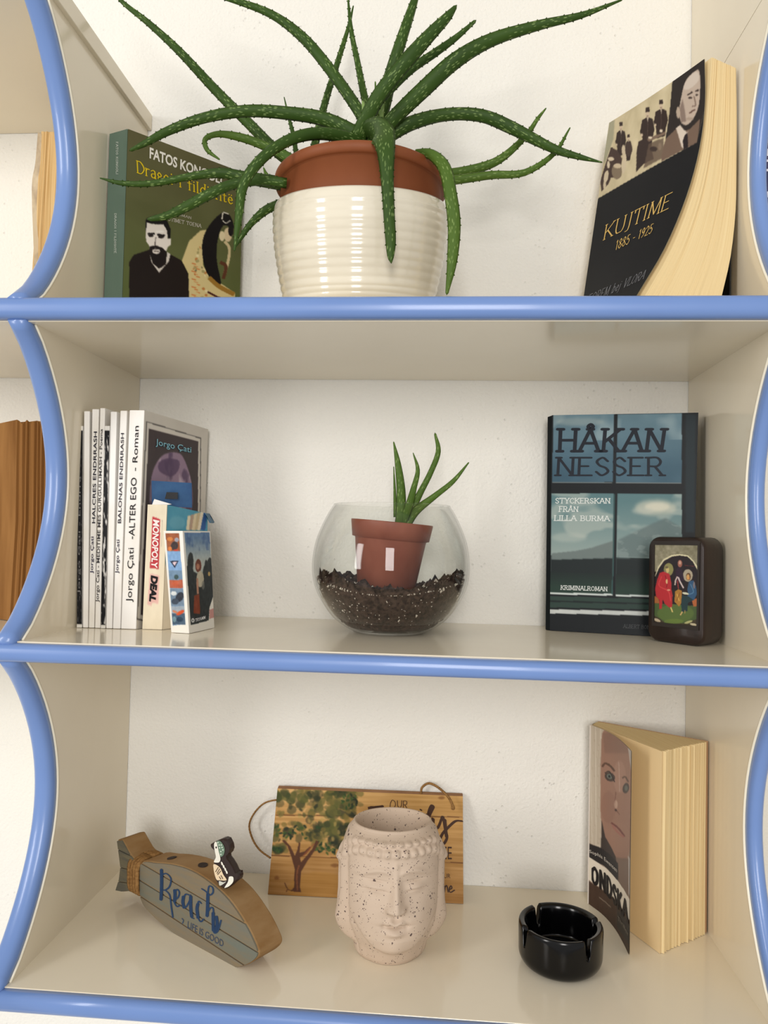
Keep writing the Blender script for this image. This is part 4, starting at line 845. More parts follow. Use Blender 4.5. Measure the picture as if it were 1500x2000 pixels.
m_ = c.mask(c.uv(pic)); c.grad(m_, (86, 120, 160), (176, 184, 178), .02, .3); c.noise(6, 10, .5, 5, col=(60, 90, 140), thr=.55, m=m_*(c.V < .2))
c.blend(c.mask(c.uv([(600, 1130), (700, 1080), (860, 1120), (1010, 1080), (1010, 1900), (600, 1900)]), 3)*m_, (44, 50, 52))
for (x, y, rx, ry) in ((700, 950, 40, 130), (680, 1150, 70, 160), (740, 1300, 90, 220), (930, 1150, 70, 200), (900, 1350, 110, 250), (820, 1500, 130, 240), (730, 1600, 60, 180), (960, 1000, 40, 110), (715, 880, 16, 50), (910, 980, 20, 60)):
    c.blend(c.mask(c.uv([(x+rx*math.cos(t), y+ry*math.sin(t)) for t in np.linspace(0, 6.28, 20)]), 2)*m_, (42, 48, 50))
c.ell(805, 1000, 42, 90, (110, 60, 46)); c.ell(800, 1010, 22, 40, (176, 120, 96)); c.ell(830, 1180, 50, 110, (186, 178, 156)); c.line([(790, 1170), (800, 1380)], 26, (176, 130, 106)); c.poly([(750, 1400), (820, 1380), (830, 1650), (740, 1640)], (130, 60, 36), soft=2); c.ell(950, 1110, 16, 30, (190, 160, 100)); c.ell(870, 1260, 20, 60, (120, 120, 112), .7)
c.noise(14, 26, 26, 9, m=m_); c.ell(732, 1735, 22, 30, (226, 226, 226)); c.ell(732, 1735, 9, 13, (40, 44, 48)); c.poly([(955, 1590), (1010, 1575), (1016, 1700), (955, 1715)], (186, 110, 104), .7)
c.build('front_picture', M_PRINT, pb, .0003)
lettering(S, font_text('TRYAMM', .02), [(760, 1712), (895, 1672), (895, 1716), (760, 1758)], (226, 226, 226), pb, oC, sC, .0006)

# ---- glass bowl with soil and a little aloe
GC = np.array([.2735, -.083, Z2])
gp = [(.0317, .0002), (.0395, .0040), (.0512, .0125), (.0618, .0265), (.0688, .0415), (.0712, .058), (.0690, .0775), (.0640, .0925), (.0574, .1062), (.0530, .1130)]
gq = catmull(gp, 4); outp = [(0, .0002)]+[tuple(a) for a in gq]; inn = [(max(a[0]-.0016, .001), a[1]+(.0016 if a[1] < .03 else 0)) for a in gq[::-1]]
gl = lathe('glass_bowl', outp+[(.0528, .1142), (.0518, .1145), (.0512, .1138)]+inn+[(0, .0030)], GC, M_GLASS, None, 96)
tag(gl, 'round clear glass bowl with soil on the middle shelf', 'bowl')
def g_in(z): return float(np.interp(z, gq[:, 1], gq[:, 0]))-.0036
# soil mass
sv = []; sf = []; NS, NR = 96, 26; r2 = np.random.default_rng(3)
lump = r2.random((NR+1, NS))
for j in range(13):
    z = .0042+j/12*.033; 
    for i in range(NS): sv.append((g_in(z)*math.cos(2*math.pi*i/NS), g_in(z)*math.sin(2*math.pi*i/NS), z))
for k in range(1, NR+1):
    for i in range(NS):
        a = 2*math.pi*i/NS; rr = g_in(.055)*(1-k/NR*.999); e = rr/g_in(.055)
        z = .0385+.0130*e**3*math.cos(a)**2+.0025*math.sin(3*a+1)*e+(lump[k, i]-.5)*.0055*(.4+e)
        if k == 1: z += .002+lump[k, i]*.004; rr = min(rr, g_in(min(z, .07))*.985)
        sv.append((rr*math.cos(a), rr*math.sin(a), z))
NT = 13+NR
for j in range(NT-1):
    for i in range(NS): l = (i+1) % NS; sf.append((j*NS+i, j*NS+l, (j+1)*NS+l, (j+1)*NS+i))
sf.append(tuple(range(NS))[::-1]); sf.append(tuple(range((NT-1)*NS, NT*NS)))
soil = fix(mesh('potting_soil', np.array(sv)+GC, sf, M_SOIL, None, True)); tag(soil, 'dark potting soil with white perlite crumbs filling the glass bowl', 'soil', kind='stuff')
def crumbs(name, n, zlo, zhi, s0, s1, m, parent, seed, top=0):
    r = random.Random(seed); V = []; Fc = []
    for _ in range(n):
        a = r.uniform(0, 6.283); 
        if r.random() < top: e = math.sqrt(r.uniform(.1, .98)); z = .0390+.0130*e**3*math.cos(a)**2+.0025*math.sin(3*a+1)*e+.001; rr = e*g_in(.055)*.97
        else: z = r.uniform(zlo, zhi); z = min(z, .037+.011*math.cos(a)**2); rr = g_in(z)+.0001
        s = r.uniform(s0, s1); cc = np.array([rr*math.cos(a), rr*math.sin(a), z])+GC; o = len(V)
        pts = [np.array(d)*s*r.uniform(.6, 1.1) for d in ((1, 0, 0), (-1, 0, 0), (0, 1, 0), (0, -1, 0), (0, 0, 1), (0, 0, -1))]
        if rr > g_in(z)-.002: pts = [p*.7 for p in pts]; cc[:2] = GC[:2]+(cc[:2]-GC[:2])*(1-.4*s/rr)
        V += [cc+p for p in pts]; Fc += [(o+a_, o+b_, o+c_) for a_, b_, c_ in ((0, 2, 4), (2, 1, 4), (1, 3, 4), (3, 0, 4), (2, 0, 5), (1, 2, 5), (3, 1, 5), (0, 3, 5))]
    x = mesh(name, V, Fc, m, parent); x['kind'] = 'stuff'; return x
crumbs('perlite', 560, .010, .056, .0006, .0021, M_PERL, soil, 1, .12); crumbs('perlite', 26, .02, .05, .0024, .0036, M_PERL, soil, 7, .1)
crumbs('soil_clump', 1100, .006, .056, .001, .0030, mat('soil_crumb', (84, 66, 56), .95, .1, vary=((200, 200, 200), (50, 38, 32), .4, .6)), soil, 2, .2)
crumbs('soil_lump', 150, .05, .05, .0022, .0044, M_SOIL, soil, 4, 1.0)
sa = thing('potted_aloe', (GC[0], GC[1], .03), 'small aloe seedling in a tiny terracotta pot inside the glass bowl', 'plant')
tl_ = math.radians(4.2); RT = [[math.cos(tl_), 0, math.sin(tl_)], [0, 1, 0], [-math.sin(tl_), 0, math.cos(tl_)]]
pc2 = P(766, 1020, -.083); pc2 = pc2+rb(0, 0, -.0)
H2 = .060
lathe('inner_pot', [(0, -H2), (.0245, -H2), (.0262, -H2+.001), (.0322, -.0165), (.0326, -.0155), (.0350, -.0150), (.0372, -.001), (.0370, .0), (.0352, .0), (.0335, -.004), (.0300, -.014), (.0245, -H2+.003), (0, -H2+.003)], pc2, M_TERRA2, sa, 64, tilt=RT)
lathe('soil', [(0, -.006), (.032, -.0075), (.031, -.010), (0, -.011)], pc2, M_SOIL, sa, 24, tilt=RT)
YS = -.083
for k, sp in enumerate([[(779, 1030, YS, 20), (783, 1000, YS-.004, 21), (783, 955, YS-.006, 19), (777, 905, YS-.008, 13), (769, 864, YS-.008, 3)],
           [(786, 1026, YS, 18), (800, 985, YS-.008, 17), (808, 954, YS-.012, 13), (816, 918, YS-.014, 9), (807, 885, YS-.014, 2)],
           [(790, 1026, YS, 18), (803, 998, YS+.002, 18), (820, 964, YS+.004, 14), (841, 923, YS+.004, 12), (856, 882, YS+.004, 11), (850, 848, YS+.004, 5)],
           [(792, 1026, YS, 22), (812, 998, YS, 19), (849, 969, YS-.004, 13), (885, 940, YS-.006, 10), (915, 904, YS-.006, 3)],
           [(772, 1010, YS+.004, 8), (771, 960, YS+.004, 6), (769, 912, YS+.004, 2)]]): leaf(sp, M_LEAFL, sa, teeth=False, thick=.3, base=k*.2)

# ---- hardback thriller
oN = (1030, 780); sN = 3.191
nt_l, nt_r = P(1078, 811, -.030), P(1364, 807, -.045)
nb_l = rb(P(1074, 1226, -.040)[0], -.040, Z2+.0003); nb_r = rb(P(1352, 1240, -.068)[0], -.068, Z2+.0003)
nt_r = on_plane(1364, 806, nt_l, nb_l, nb_r); ne = nb_r-nb_l; nrm_ = np.array([-ne[1], ne[0], 0]); nrm_ /= np.linalg.norm(nrm_); tn = nrm_*.026
nb = thing('hardback_book', (nb_l[0], nb_l[1], Z2), 'dark hardback with a window and mountain view, behind the wooden icon', 'book')
def shift(p, a, b): return p+a+b
sp_b = [nb_l+nrm_*.003-ne*.035, nb_l+nrm_*.022-ne*.035]; sp_t = [nt_l+nrm_*.003-ne*.035-rb(0, 0, .001), nt_l+nrm_*.022-ne*.035-rb(0, 0, .001)]
prism('cover', [nb_l, nb_r, nb_r+tn, nb_l+tn, sp_b[1], sp_b[0]], [nt_l, nt_r, nt_r+tn, nt_l+tn, sp_t[1], sp_t[0]], mat('dark_jacket', (20, 24, 26), .42, .14), nb, .0006)
prism('page_block', [nt_l+nrm_*.003-rb(0, 0, .003), nt_r+nrm_*.003-ne*.03-rb(0, 0, .003), nt_r+nrm_*.023-ne*.03-rb(0, 0, .003), nt_l+nrm_*.023-rb(0, 0, .003)],
      [nt_l+nrm_*.003+rb(0, 0, .0003), nt_r+nrm_*.003-ne*.03+rb(0, 0, .0003), nt_r+nrm_*.023-ne*.03+rb(0, 0, .0003), nt_l+nrm_*.023+rb(0, 0, .0003)], M_PAPERW, nb)
S = Surf.quad(nt_l, nt_r, nb_r, nb_l); c = Canvas(S, 240, 360, (20, 24, 27), oN, sN)
up = [[(162, 98), (546, 92), (540, 516), (155, 518)], [(562, 92), (962, 85), (962, 520), (552, 518)]]
lo = [[(150, 588), (540, 585), (530, 1210), (142, 1205)], [(560, 588), (962, 590), (962, 1222), (550, 1215)]]
for q in up:
    m_ = c.mask(c.uv(q)); c.grad(m_, (100, 128, 140), (66, 94, 110), .0, .24); c.noise(4, 8, .55, 31, col=(150, 168, 172), thr=.56, m=m_*(c.V < .12)); c.noise(4, 9, 24, 32, m=m_)
for q in lo:
    m_ = c.mask(c.uv(q)); c.grad(m_, (86, 118, 122), (138, 154, 150), .40, .64); c.noise(4, 12, .6, 33, col=(168, 176, 168), thr=.55, m=m_*(c.V < .66))
    m2 = m_*(c.V > .655); c.blend(m2, (28, 36, 37)); m3 = m_*(c.V > .73); c.grad(m3, (28, 38, 37), (36, 56, 48), .73, .8)
mr = c.mask(c.uv(lo[1])); mm = c.mask(c.uv([(560, 880), (640, 840), (760, 782), (860, 740), (962, 800), (962, 985), (555, 990)]), 6)*mr; c.blend(mm, (92, 108, 108), .8); c.noise(16, 40, .45, 37, col=(140, 154, 152), thr=.57, m=mm)
ml = c.mask(c.uv(lo[0])); mm = c.mask(c.uv([(150, 960), (300, 945), (400, 925), (540, 880), (540, 990), (150, 1000)]), 2)*ml; c.blend(mm, (104, 116, 114))
c.ell(800, 675, 130, 50, (206, 200, 180), .6, 22); c.ell(810, 670, 80, 28, (222, 214, 192), .6, 12); c.ell(720, 695, 70, 22, (180, 184, 172), .5, 12); c.ell(260, 860, 110, 30, (170, 178, 170), .5, 14); c.ell(330, 140, 150, 26, (156, 168, 166), .5, 12)
c.poly([(140, 1203), (530, 1212), (530, 1224), (140, 1215)], (196, 204, 200)); c.poly([(550, 1216), (962, 1224), (962, 1236), (550, 1228)], (196, 204, 200))
c.poly([(140, 1225), (962, 1250), (962, 1315), (140, 1296)], (44, 62, 56)); c.poly([(140, 1252), (962, 1275), (962, 1285), (140, 1262)], (26, 34, 34))
c.poly([(140, 1308), (962, 1325), (962, 1352), (140, 1334)], (186, 190, 186)); c.noise(20, 4, 20, 41, m=c.mask(c.uv([(140, 1308), (962, 1325), (962, 1352), (140, 1334)])))
c.line([(545, 95), (538, 520)], 9, (24, 28, 32)); c.line([(528, 1215), (535, 1000), (543, 590)], 7, (52, 84, 84)); c.line([(155, 519), (530, 520)], 4, (176, 184, 180), .8); c.line([(552, 521), (962, 522)], 4, (186, 190, 186), .8)
c.poly([(985, 95), (1050, 95), (1040, 830), (985, 830)], (34, 48, 54), .7, 4)
c.build('cover_picture', M_PRINT, nb, .0003)
kN = dict(org=oN, sc=sN)
lettering(S, stroke_text('HÅKAN', .078, .062, .12, .12), [(195, 187), (870, 187), (850, 322), (190, 324)], (32, 36, 44), nb, **kN)
lettering(S, stroke_text('NESSER', .062, .05, .11, .12), [(185, 364), (850, 364), (850, 474), (178, 474)], (34, 38, 46), nb, **kN)
for t, q in (('STYCKERSKAN', [(176, 616), (516, 618), (516, 648), (174, 648)]), ('FRÅN', [(200, 668), (318, 670), (316, 700), (198, 700)]), ('LILLA BURMA', [(170, 724), (512, 728), (512, 758), (168, 756)])):
    lettering(S, stroke_text(t, .08, .07, .12, .14), q, (206, 212, 208), nb, **kN)
lettering(S, stroke_text('KRIMINALROMAN', .085, .08, .12, .14), [(210, 1160), (498, 1170), (498, 1195), (208, 1185)], (196, 200, 196), nb, **kN)
lettering(S, stroke_text('ALBERT BONNIERS', .06, .05, .08, .16), [(600, 1402), (840, 1412), (840, 1434), (598, 1424)], (80, 82, 84), nb, **kN)

# ---- small wooden icon
ang = math.radians(47); e1 = np.array([math.cos(ang), -math.sin(ang), 0]); e2 = np.array([math.sin(ang), math.cos(ang), 0])
fbr = rb(P(1374, 1255, -.126)[0], -.126, Z2+.0002); iw, idp, ih = .0515, .032, .0905
def rrect(w, h, r, n=5):
    out = []
    for cx, cz, a0 in ((w-r, h-r, 0), (r, h-r, 90), (r, r, 180), (w-r, r, 270)):
        for k in range(n+1): a = math.radians(a0+90*k/n); out.append((cx+r*math.cos(a), cz+r*math.sin(a)))
    return out
def icon_pt(x, z, d): return fbr-e1*(iw-x)+e2*d+rb(0, 0, z)
ic = thing('wooden_icon', (fbr[0]-.02, fbr[1]+.01, Z2), 'small dark wooden block icon with a painted scene of two haloed figures', 'icon')
rr_ = rrect(iw, ih, .0095); 
rings = [[icon_pt(iw/2+(x-iw/2)*k, ih/2+(z-ih/2)*k, d) for x, z in rr_] for k, d in ((.955, .0), (.985, .0012), (1, .0045), (1, idp-.003), (.97, idp))]
o = loft('wooden_block', rings, M_DARKWOOD, ic, True); o.data.polygons.foreach_set('use_smooth', [True]*len(o.data.polygons))
oI = (1260, 1030); sI = 8.33
def ip(px, py): # point on the icon's front face
    d = _ray(px, py); t = ((icon_pt(0, 0, 0)-CAM)@e2)/(d@e2); return CAM+d*t
ctl, ctr, cbr, cbl = [ip(x/sI+oI[0], y/sI+oI[1]) for x, y in ((165, 283), (868, 292), (850, 1608), (155, 1535))]
def frame(name, q, w, t, m, parent):
    q = np.array(q); ctr_ = q.mean(0); v = []
    for k, off in ((1, 0), (1+w, 0), (1+w, -t), (1, -t)): v += [ctr_+(p-ctr_)*k+e2*off for p in q]
    f = []
    for a in range(4):
        for i in range(4): b2 = (a+1) % 4; j = (i+1) % 4; f.append((a*4+i, a*4+j, b2*4+j, b2*4+i))
    return fix(mesh(name, v, f, m, parent))
frame('bezel', [ctl, ctr, cbr, cbl], .10, .0014, mat('dark_bezel', (34, 26, 20), .35), ic)
S = Surf.quad(ctl, ctr, cbr, cbl); c = Canvas(S, 120, 210, (28, 20, 20), oI, sI)
c.poly([(100, 200), (950, 200), (950, 720), (100, 720)], (128, 122, 98)); c.noise(12, 20, 50, 51, m=(c.V < .33)*1.0)
c.poly([(160, 800), (215, 640), (300, 520), (430, 450), (560, 435), (700, 455), (790, 540), (860, 640), (870, 800)], (204, 196, 160), smooth=False)
c.poly([(150, 840), (225, 670), (310, 545), (440, 475), (560, 458), (690, 475), (780, 560), (850, 690), (880, 840), (880, 1300), (150, 1300)], (30, 20, 24))
c.poly([(140, 1230), (880, 1280), (880, 1700), (140, 1700)], (66, 84, 46)); c.ell(500, 1400, 300, 150, (84, 104, 50), .8, 4)
c.poly([(140, 1430), (240, 1480), (320, 1550), (640, 1560), (880, 1480), (880, 1700), (140, 1700)], (58, 50, 34)); c.ell(200, 1510, 60, 24, (176, 160, 134), rot=.4); c.ell(710, 1540, 70, 20, (166, 164, 110), rot=-.3); c.ell(790, 1580, 60, 20, (184, 172, 140), rot=.2); c.ell(470, 1530, 160, 40, (96, 116, 50), .8, 2)
c.poly([(150, 1110), (220, 1150), (240, 1235), (150, 1235)], (150, 90, 46)); c.poly([(760, 1180), (860, 1150), (860, 1280), (790, 1290)], (166, 92, 50))
c.ell(385, 685, 78, 105, (130, 126, 76)); c.ell(350, 740, 40, 50, (120, 110, 80)); c.ell(368, 690, 26, 52, (190, 170, 110)); c.ell(355, 650, 26, 18, (96, 84, 60))
c.ell(698, 782, 80, 102, (162, 150, 128)); c.ell(706, 800, 40, 62, (96, 66, 40)); c.ell(700, 810, 24, 46, (196, 150, 90)); c.ell(715, 830, 12, 20, (206, 130, 70))
c.poly([(240, 740), (300, 720), (400, 760), (430, 900), (430, 1000), (450, 1100), (445, 1290), (400, 1310), (320, 1240), (290, 1170), (275, 1320), (235, 1330), (235, 1180), (180, 1120), (165, 1000), (200, 850)], (168, 38, 44))
c.line([(270, 800), (230, 950), (380, 1040), (420, 1200)], 14, (206, 70, 70), .8); c.line([(330, 780), (360, 900), (350, 980)], 12, (110, 20, 30), .9); c.ell(355, 880, 16, 40, (206, 170, 120)); c.ell(385, 1020, 26, 14, (206, 150, 120))
c.ell(570, 590, 38, 60, (150, 92, 76)); c.ell(570, 575, 20, 30, (190, 150, 130)); c.line([(650, 620), (800, 632)], 10, (120, 36, 40), .7); c.poly([(500, 700), (540, 640), (600, 680), (640, 860), (500, 900)], (44, 24, 44), .8, 2)
c.line([(530, 800), (500, 860), (490, 940)], 22, (196, 176, 166)); c.line([(540, 810), (580, 900), (630, 990)], 24, (196, 180, 176)); c.line([(530, 860), (545, 1000)], 16, (150, 50, 50))
c.poly([(490, 1040), (545, 1005), (600, 1030), (600, 1220), (555, 1290), (480, 1210)], (160, 112, 46)); c.line([(520, 1080), (560, 1200)], 14, (206, 160, 80)); c.line([(575, 1060), (510, 1200)], 10, (120, 76, 30))
c.poly([(715, 880), (790, 860), (830, 960), (850, 1080), (800, 1180), (700, 1220), (640, 1180), (700, 1100), (690, 1000)], (44, 78, 110)); c.line([(740, 920), (790, 1050), (720, 1090)], 14, (90, 130, 160), .8); c.ell(800, 940, 16, 60, (150, 120, 110), .7)
c.poly([(600, 1100), (700, 1120), (790, 1180), (700, 1230), (690, 1360), (600, 1380), (590, 1250)], (28, 52, 56)); c.ell(660, 1075, 55, 20, (196, 196, 170), rot=.2); c.line([(610, 1370), (575, 1430)], 18, (206, 166, 110)); c.line([(650, 1350), (650, 1400)], 14, (170, 130, 80)); c.line([(420, 1300), (450, 1380)], 20, (206, 180, 110))
c.build('painted_panel', mat('icon_gloss', (255, 255, 255)) if False else print_mat('icon_print', .25), ic, .0003)

# ---- fanned old book in left neighbour, middle shelf
fbk = thing('old_book', (-.07, -.08, Z2), 'old brown-paged book standing fanned open at the left edge', 'book')
zt_ = P(28, 824, -.093)[2]
F1, F2 = np.array([-.0735, -.094, 0]), np.array([-.040, -.082, 0])
def plan(z, ins=0, sh=0):
    r = corrugate(F1, F2, 22, .0022, 14)
    return [rb(-.118, -.070, z)]+[rb(-.0775, -.0945, z), rb(-.0762, -.0925, z)]+[rb(p[0], p[1], z) for p in r]+[rb(-.038, -.020, z), rb(-.09, -.012, z)]
mid_ = plan((zt_)/2); mid_ = [p+(rb(.0022, 0, 0) if 0 < i < 24 else rb(0, 0, 0)) for i, p in enumerate(mid_)]
tp_ = plan(zt_); tp_ = [p+rb(0, 0, .002*math.sin(i*1.3)) for i, p in enumerate(tp_)]
o = loft('page_block', [plan(Z2+.0004), mid_, tp_], M_PAPERB, fbk)

# ================================================================== BOTTOM SHELF
zf = Z3+.0003
# ---- wooden fish
oF = (200, 1600); sF = 4.054
fd = np.array([.835, -.55, 0]); fd /= np.linalg.norm(fd); fn = np.array([.55, .835, 0]); fn /= np.linalg.norm(fn); fo = Q(462, 1889, Z3+.0005)
def fp(x, y, off=0):
    d = _ray(x/sF+oF[0], y/sF+oF[1]); n = fn; t = ((fo+n*off-CAM)@n)/(d@n); return CAM+d*t
body_px = [(292, 356), (420, 345), (560, 360), (700, 405), (850, 500), (1000, 640), (1130, 830), (1210, 990), (1232, 1070), (1200, 1120), (1130, 1160), (1020, 1178), (900, 1120), (750, 1028), (600, 932), (400, 772), (292, 620)]
tail_px = [(112, 165), (150, 160), (215, 280), (292, 370), (292, 605), (205, 575), (150, 580), (100, 570), (128, 480), (140, 380), (125, 260)]
fish = thing('wooden_fish', (fo[0]-.07, fo[1]+.05, Z3), 'carved wooden fish of grey painted planks reading Beach LIFE IS GOOD', 'ornament')
TK = .0255
def slab(name, pts3, th, m, parent, bev=0):
    return prism(name, pts3, [p+fn*th for p in pts3], m, parent, bev)
bpt = catmull(body_px, 4, True); b3 = [fp(*p) for p in bpt]
zmin = min(p[2] for p in b3)
slab('body', [p+fn*.0012 for p in b3], TK, M_WOODS, fish, .0012)
t3 = [fp(*p) for p in tail_px]; slab('tail', [p+fn*.0012 for p in t3], TK*.95, M_WOODS, fish, .0010)['label'] = 'flared tail'
def clip(poly, a, b, keep):  # half-plane clip in the measured frame
    out = []; f = lambda p: ((b[0]-a[0])*(p[1]-a[1])-(b[1]-a[1])*(p[0]-a[0]))*keep
    for i in range(len(poly)):
        p, q = poly[i], poly[(i+1) % len(poly)]; fp_, fq = f(p), f(q)
        if fp_ >= 0: out.append(p)
        if fp_*fq < 0: t = fp_/(fp_-fq); out.append((p[0]+(q[0]-p[0])*t, p[1]+(q[1]-p[1])*t))
    return out
def par(l, d): # shift a line perpendicular
    (ax, ay), (bx_, by_) = l; n_ = np.array([-(by_-ay), bx_-ax]); n_ = n_/np.linalg.norm(n_)*d; return (ax+n_[0], ay+n_[1]), (bx_+n_[0], by_+n_[1])
G_l = [((350, 375), (1115, 820)), ((300, 487), (1220, 1050)), ((300, 610), (1120, 1155))]
cx_, cy_ = np.mean(bpt, 0); inset = [tuple((np.array(p)-(cx_, cy_))*.985+(cx_, cy_)) for p in bpt]
for k in range(4):
    q = [tuple(p) for p in inset]
    if k > 0: q = clip(q, *par(G_l[k-1], 5.5), 1)
    if k < 3: q = clip(q, *par(G_l[k], -5.5), -1)
    slab('plank', [fp(*p) for p in q], .0016, [M_PLANK, mat('painted_plank_b', (112, 110, 98), .75, .2, vary=((25, 25, 160), (122, 110, 88), .42, .68)), mat('painted_plank_c', (116, 108, 90), .75, .2, vary=((25, 25, 160), (106, 110, 100), .42, .68)), M_PLANK][k], fish)
cx_, cy_ = np.mean(tail_px, 0); tin = [tuple((np.array(p)-(cx_, cy_))*.96+(cx_, cy_)) for p in tail_px]
TL = [((110, 235), (300, 330)), ((120, 378), (300, 420)), ((90, 490), (300, 520))]
for k in range(4):
    q = list(tin)
    if k > 0: q = clip(q, *par(TL[k-1], 3), 1)
    if k < 3: q = clip(q, *par(TL[k], -3), -1)
    if len(q) > 2: slab('plank', [fp(*p) for p in q], .0014, mat('painted_plank_d', (96, 94, 84), .75, .2, vary=((25, 25, 160), (120, 112, 88), .42, .68)), fish)
# rope round the tail
cen = (fp(255, 440)+fp(285, 450))/2+fn*TK*.52; hh_ = (fp(250, 330)[2]-fp(250, 590)[2])/2*1.02; cen = (fp(255, 320)+fp(255, 598))/2+fn*TK*.52
up_ = fp(255, 318)-fp(255, 598); up_ /= np.linalg.norm(up_)
for k, sft in enumerate((-.0052, -.0017, .0018, .0053)):
    pts = []
    for t in np.linspace(0, 2*math.pi, 60, endpoint=True):
        ca, sa_ = math.cos(t), math.sin(t); ca = math.copysign(abs(ca)**.45, ca); sa_ = math.copysign(abs(sa_)**.45, sa_)
        pts.append(cen+up_*hh_*ca*1.03+fn*(TK/2+.0022)*sa_+fd*(sft+.0008*math.sin(t+k)))
    tube('rope', pts, .0020, M_ROPE, fish, 8, twist=.5)
# peg holes along the back
for (x, y) in ((505, 325), (745, 375)):
    # on the top edge, half way through the thickness
    a = fp(x, y, TK*.55); i = np.argmin([abs(p[0]-a[0]) for p in b3[:28]]); tp3 = b3[i]+fn*TK*.5; j = min(i+1, len(b3)-1); tg = b3[j]-b3[i]; tg /= np.linalg.norm(tg); nn_ = np.cross(tg, fn); nn_ = nn_ if nn_[2] > 0 else -nn_
    ring = [tp3+tg*.0042*math.cos(t)+fn*.0042*math.sin(t) for t in np.linspace(0, 2*math.pi, 16, endpoint=False)]
    prism('peg_hole', [p-nn_*.001 for p in ring], [p+nn_*.0007 for p in ring], mat('hole_dark', (44, 30, 20), .9), fish)['label'] = 'dark peg hole on the back edge'
SF = Surf.quad(fp(80, 100), fp(1300, 100), fp(1300, 1250), fp(80, 1250))
BW = [['c', (470, 395), (472, 480), (470, 570), (468, 640)], ['c', (470, 440), (510, 430), (545, 470), (535, 530), (500, 560), (470, 555)], ['c', (500, 560), (535, 600), (548, 690), (560, 775)],
      ['c', (572, 640), (600, 620), (612, 580), (595, 555), (575, 590), (572, 650), (592, 690), (618, 680)],
      ['c', (690, 600), (660, 595), (640, 650), (645, 700), (668, 690), (695, 640)], ['c', (700, 600), (700, 700), (705, 770), (725, 785)],
      ['c', (785, 665), (765, 650), (752, 700), (758, 770), (780, 810), (805, 790)],
      ['c', (790, 550), (820, 570), (850, 600), (878, 580), (875, 540), (848, 530), (838, 580), (836, 660), (832, 770)], ['c', (834, 740), (860, 700), (880, 710), (880, 780), (878, 860), (890, 900), (918, 880), (942, 800)]]
px_strokes(SF, BW, 7, 4.5, (40, 62, 92), fish, oF, sF, off=.0004, ang=.4)
px_strokes(SF, [['c', (470, 400), (472, 480), (470, 570), (467, 635)], ['c', (575, 560), (578, 600), (574, 650)], ['c', (645, 610), (640, 660), (650, 700)], ['c', (702, 610), (702, 700), (710, 770)], ['c', (758, 670), (752, 710), (760, 780)], ['c', (838, 590), (836, 680), (832, 765)], ['c', (880, 740), (880, 800), (882, 880)], ['c', (905, 770), (912, 830), (900, 890)]], 13, 7, (36, 58, 88), fish, oF, sF, off=.00045)
lettering(SF, font_text('LIFE IS GOOD', .0), [(680, 805), (962, 960), (958, 1012), (676, 858)], (60, 74, 96), fish, oF, sF, .0004)
px_strokes(SF, [['c', (632, 785), (644, 800), (636, 825)]], 4, 3, (60, 74, 96), fish, oF, sF, off=.0004)

# ---- painted bird figurine on the fish
oB = (380, 1620); sB = 12.5
bn = np.array([.35, .93, 0]); bn /= np.linalg.norm(bn); bo = P(440, 1742, 0)*0+fp((445-200)*sF, (1740-1600)*sF, .004)
def bp_(x, y, off=0):
    d = _ray(x/sB+oB[0], y/sB+oB[1]); t = ((bo+bn*off-CAM)@bn)/(d@bn); return CAM+d*t
bird_px = [(375, 370), (480, 310), (560, 280), (640, 240), (710, 225), (790, 250), (850, 370), (865, 480), (830, 580), (770, 640), (780, 700), (850, 790), (940, 940), (1000, 1080), (1040, 1110), (1080, 1100), (1090, 1160), (1070, 1240), (940, 1340), (850, 1420), (740, 1460), (640, 1420), (560, 1340), (500, 1240), (460, 1060), (450, 900), (465, 800), (500, 720), (530, 640), (490, 540), (470, 490), (400, 420)]
bird = thing('bird_figurine', bp_(760, 1440), 'small dark wooden bird painted in white and green, perched on the wooden fish', 'figurine')
bb3 = [bp_(*p) for p in bird_px]
bcen = np.mean(bb3, 0)
o = loft('body', [[bcen+(p-bcen)*.93-bn*.0002 for p in bb3], [p+bn*.0012 for p in bb3], [p+bn*.0058 for p in bb3], [bcen+(p-bcen)*.9+bn*.0072 for p in bb3]], mat('bird_dark', (40, 24, 20), .4), bird)
SB = Surf.quad(bp_(350, 200), bp_(1110, 200), bp_(1110, 1480), bp_(350, 1480))
def patch(name, pts, col, off=.0006, smooth=True):
    pts = catmull(pts, 4, True) if smooth else np.array(pts, float)
    q = [bp_(p[0], p[1], -off) for p in pts]; return mesh(name, q, [tuple(range(len(q)))], ink(col), bird)
patch('painted_marking', [(480, 340), (530, 300), (560, 400), (590, 540), (620, 650), (630, 740), (600, 800), (530, 810), (470, 790), (520, 680), (500, 560), (480, 450)], (226, 222, 208))
patch('painted_marking', [(545, 295), (620, 285), (690, 360), (735, 480), (720, 590), (680, 650), (635, 660), (600, 560), (570, 420)], (108, 130, 110))
patch('painted_marking', [(465, 850), (560, 880), (640, 960), (700, 1100), (780, 1220), (740, 1250), (620, 1240), (540, 1230), (490, 1100), (465, 960)], (222, 200, 166))
patch('painted_marking', [(850, 1150), (940, 1160), (940, 1280), (850, 1380), (770, 1420), (730, 1420), (810, 1290), (830, 1200)], (228, 226, 212))
patch('painted_marking', [(600, 1260), (700, 1290), (770, 1270), (690, 1340), (610, 1370)], (196, 196, 184))
for x, y in ((665, 830), (705, 900), (745, 970), (780, 1040)): patch('painted_marking', [(x-22, y-38), (x+14, y-24), (x+30, y+32), (x-4, y+38)], (226, 222, 208))
for x, y in ((570, 320), (600, 380), (610, 450), (650, 380), (690, 500), (640, 540), (670, 440), (640, 610)): patch('painted_marking', [(x-14, y-10), (x+12, y-16), (x+16, y+10), (x-8, y+16)], (200, 212, 196), .0009)
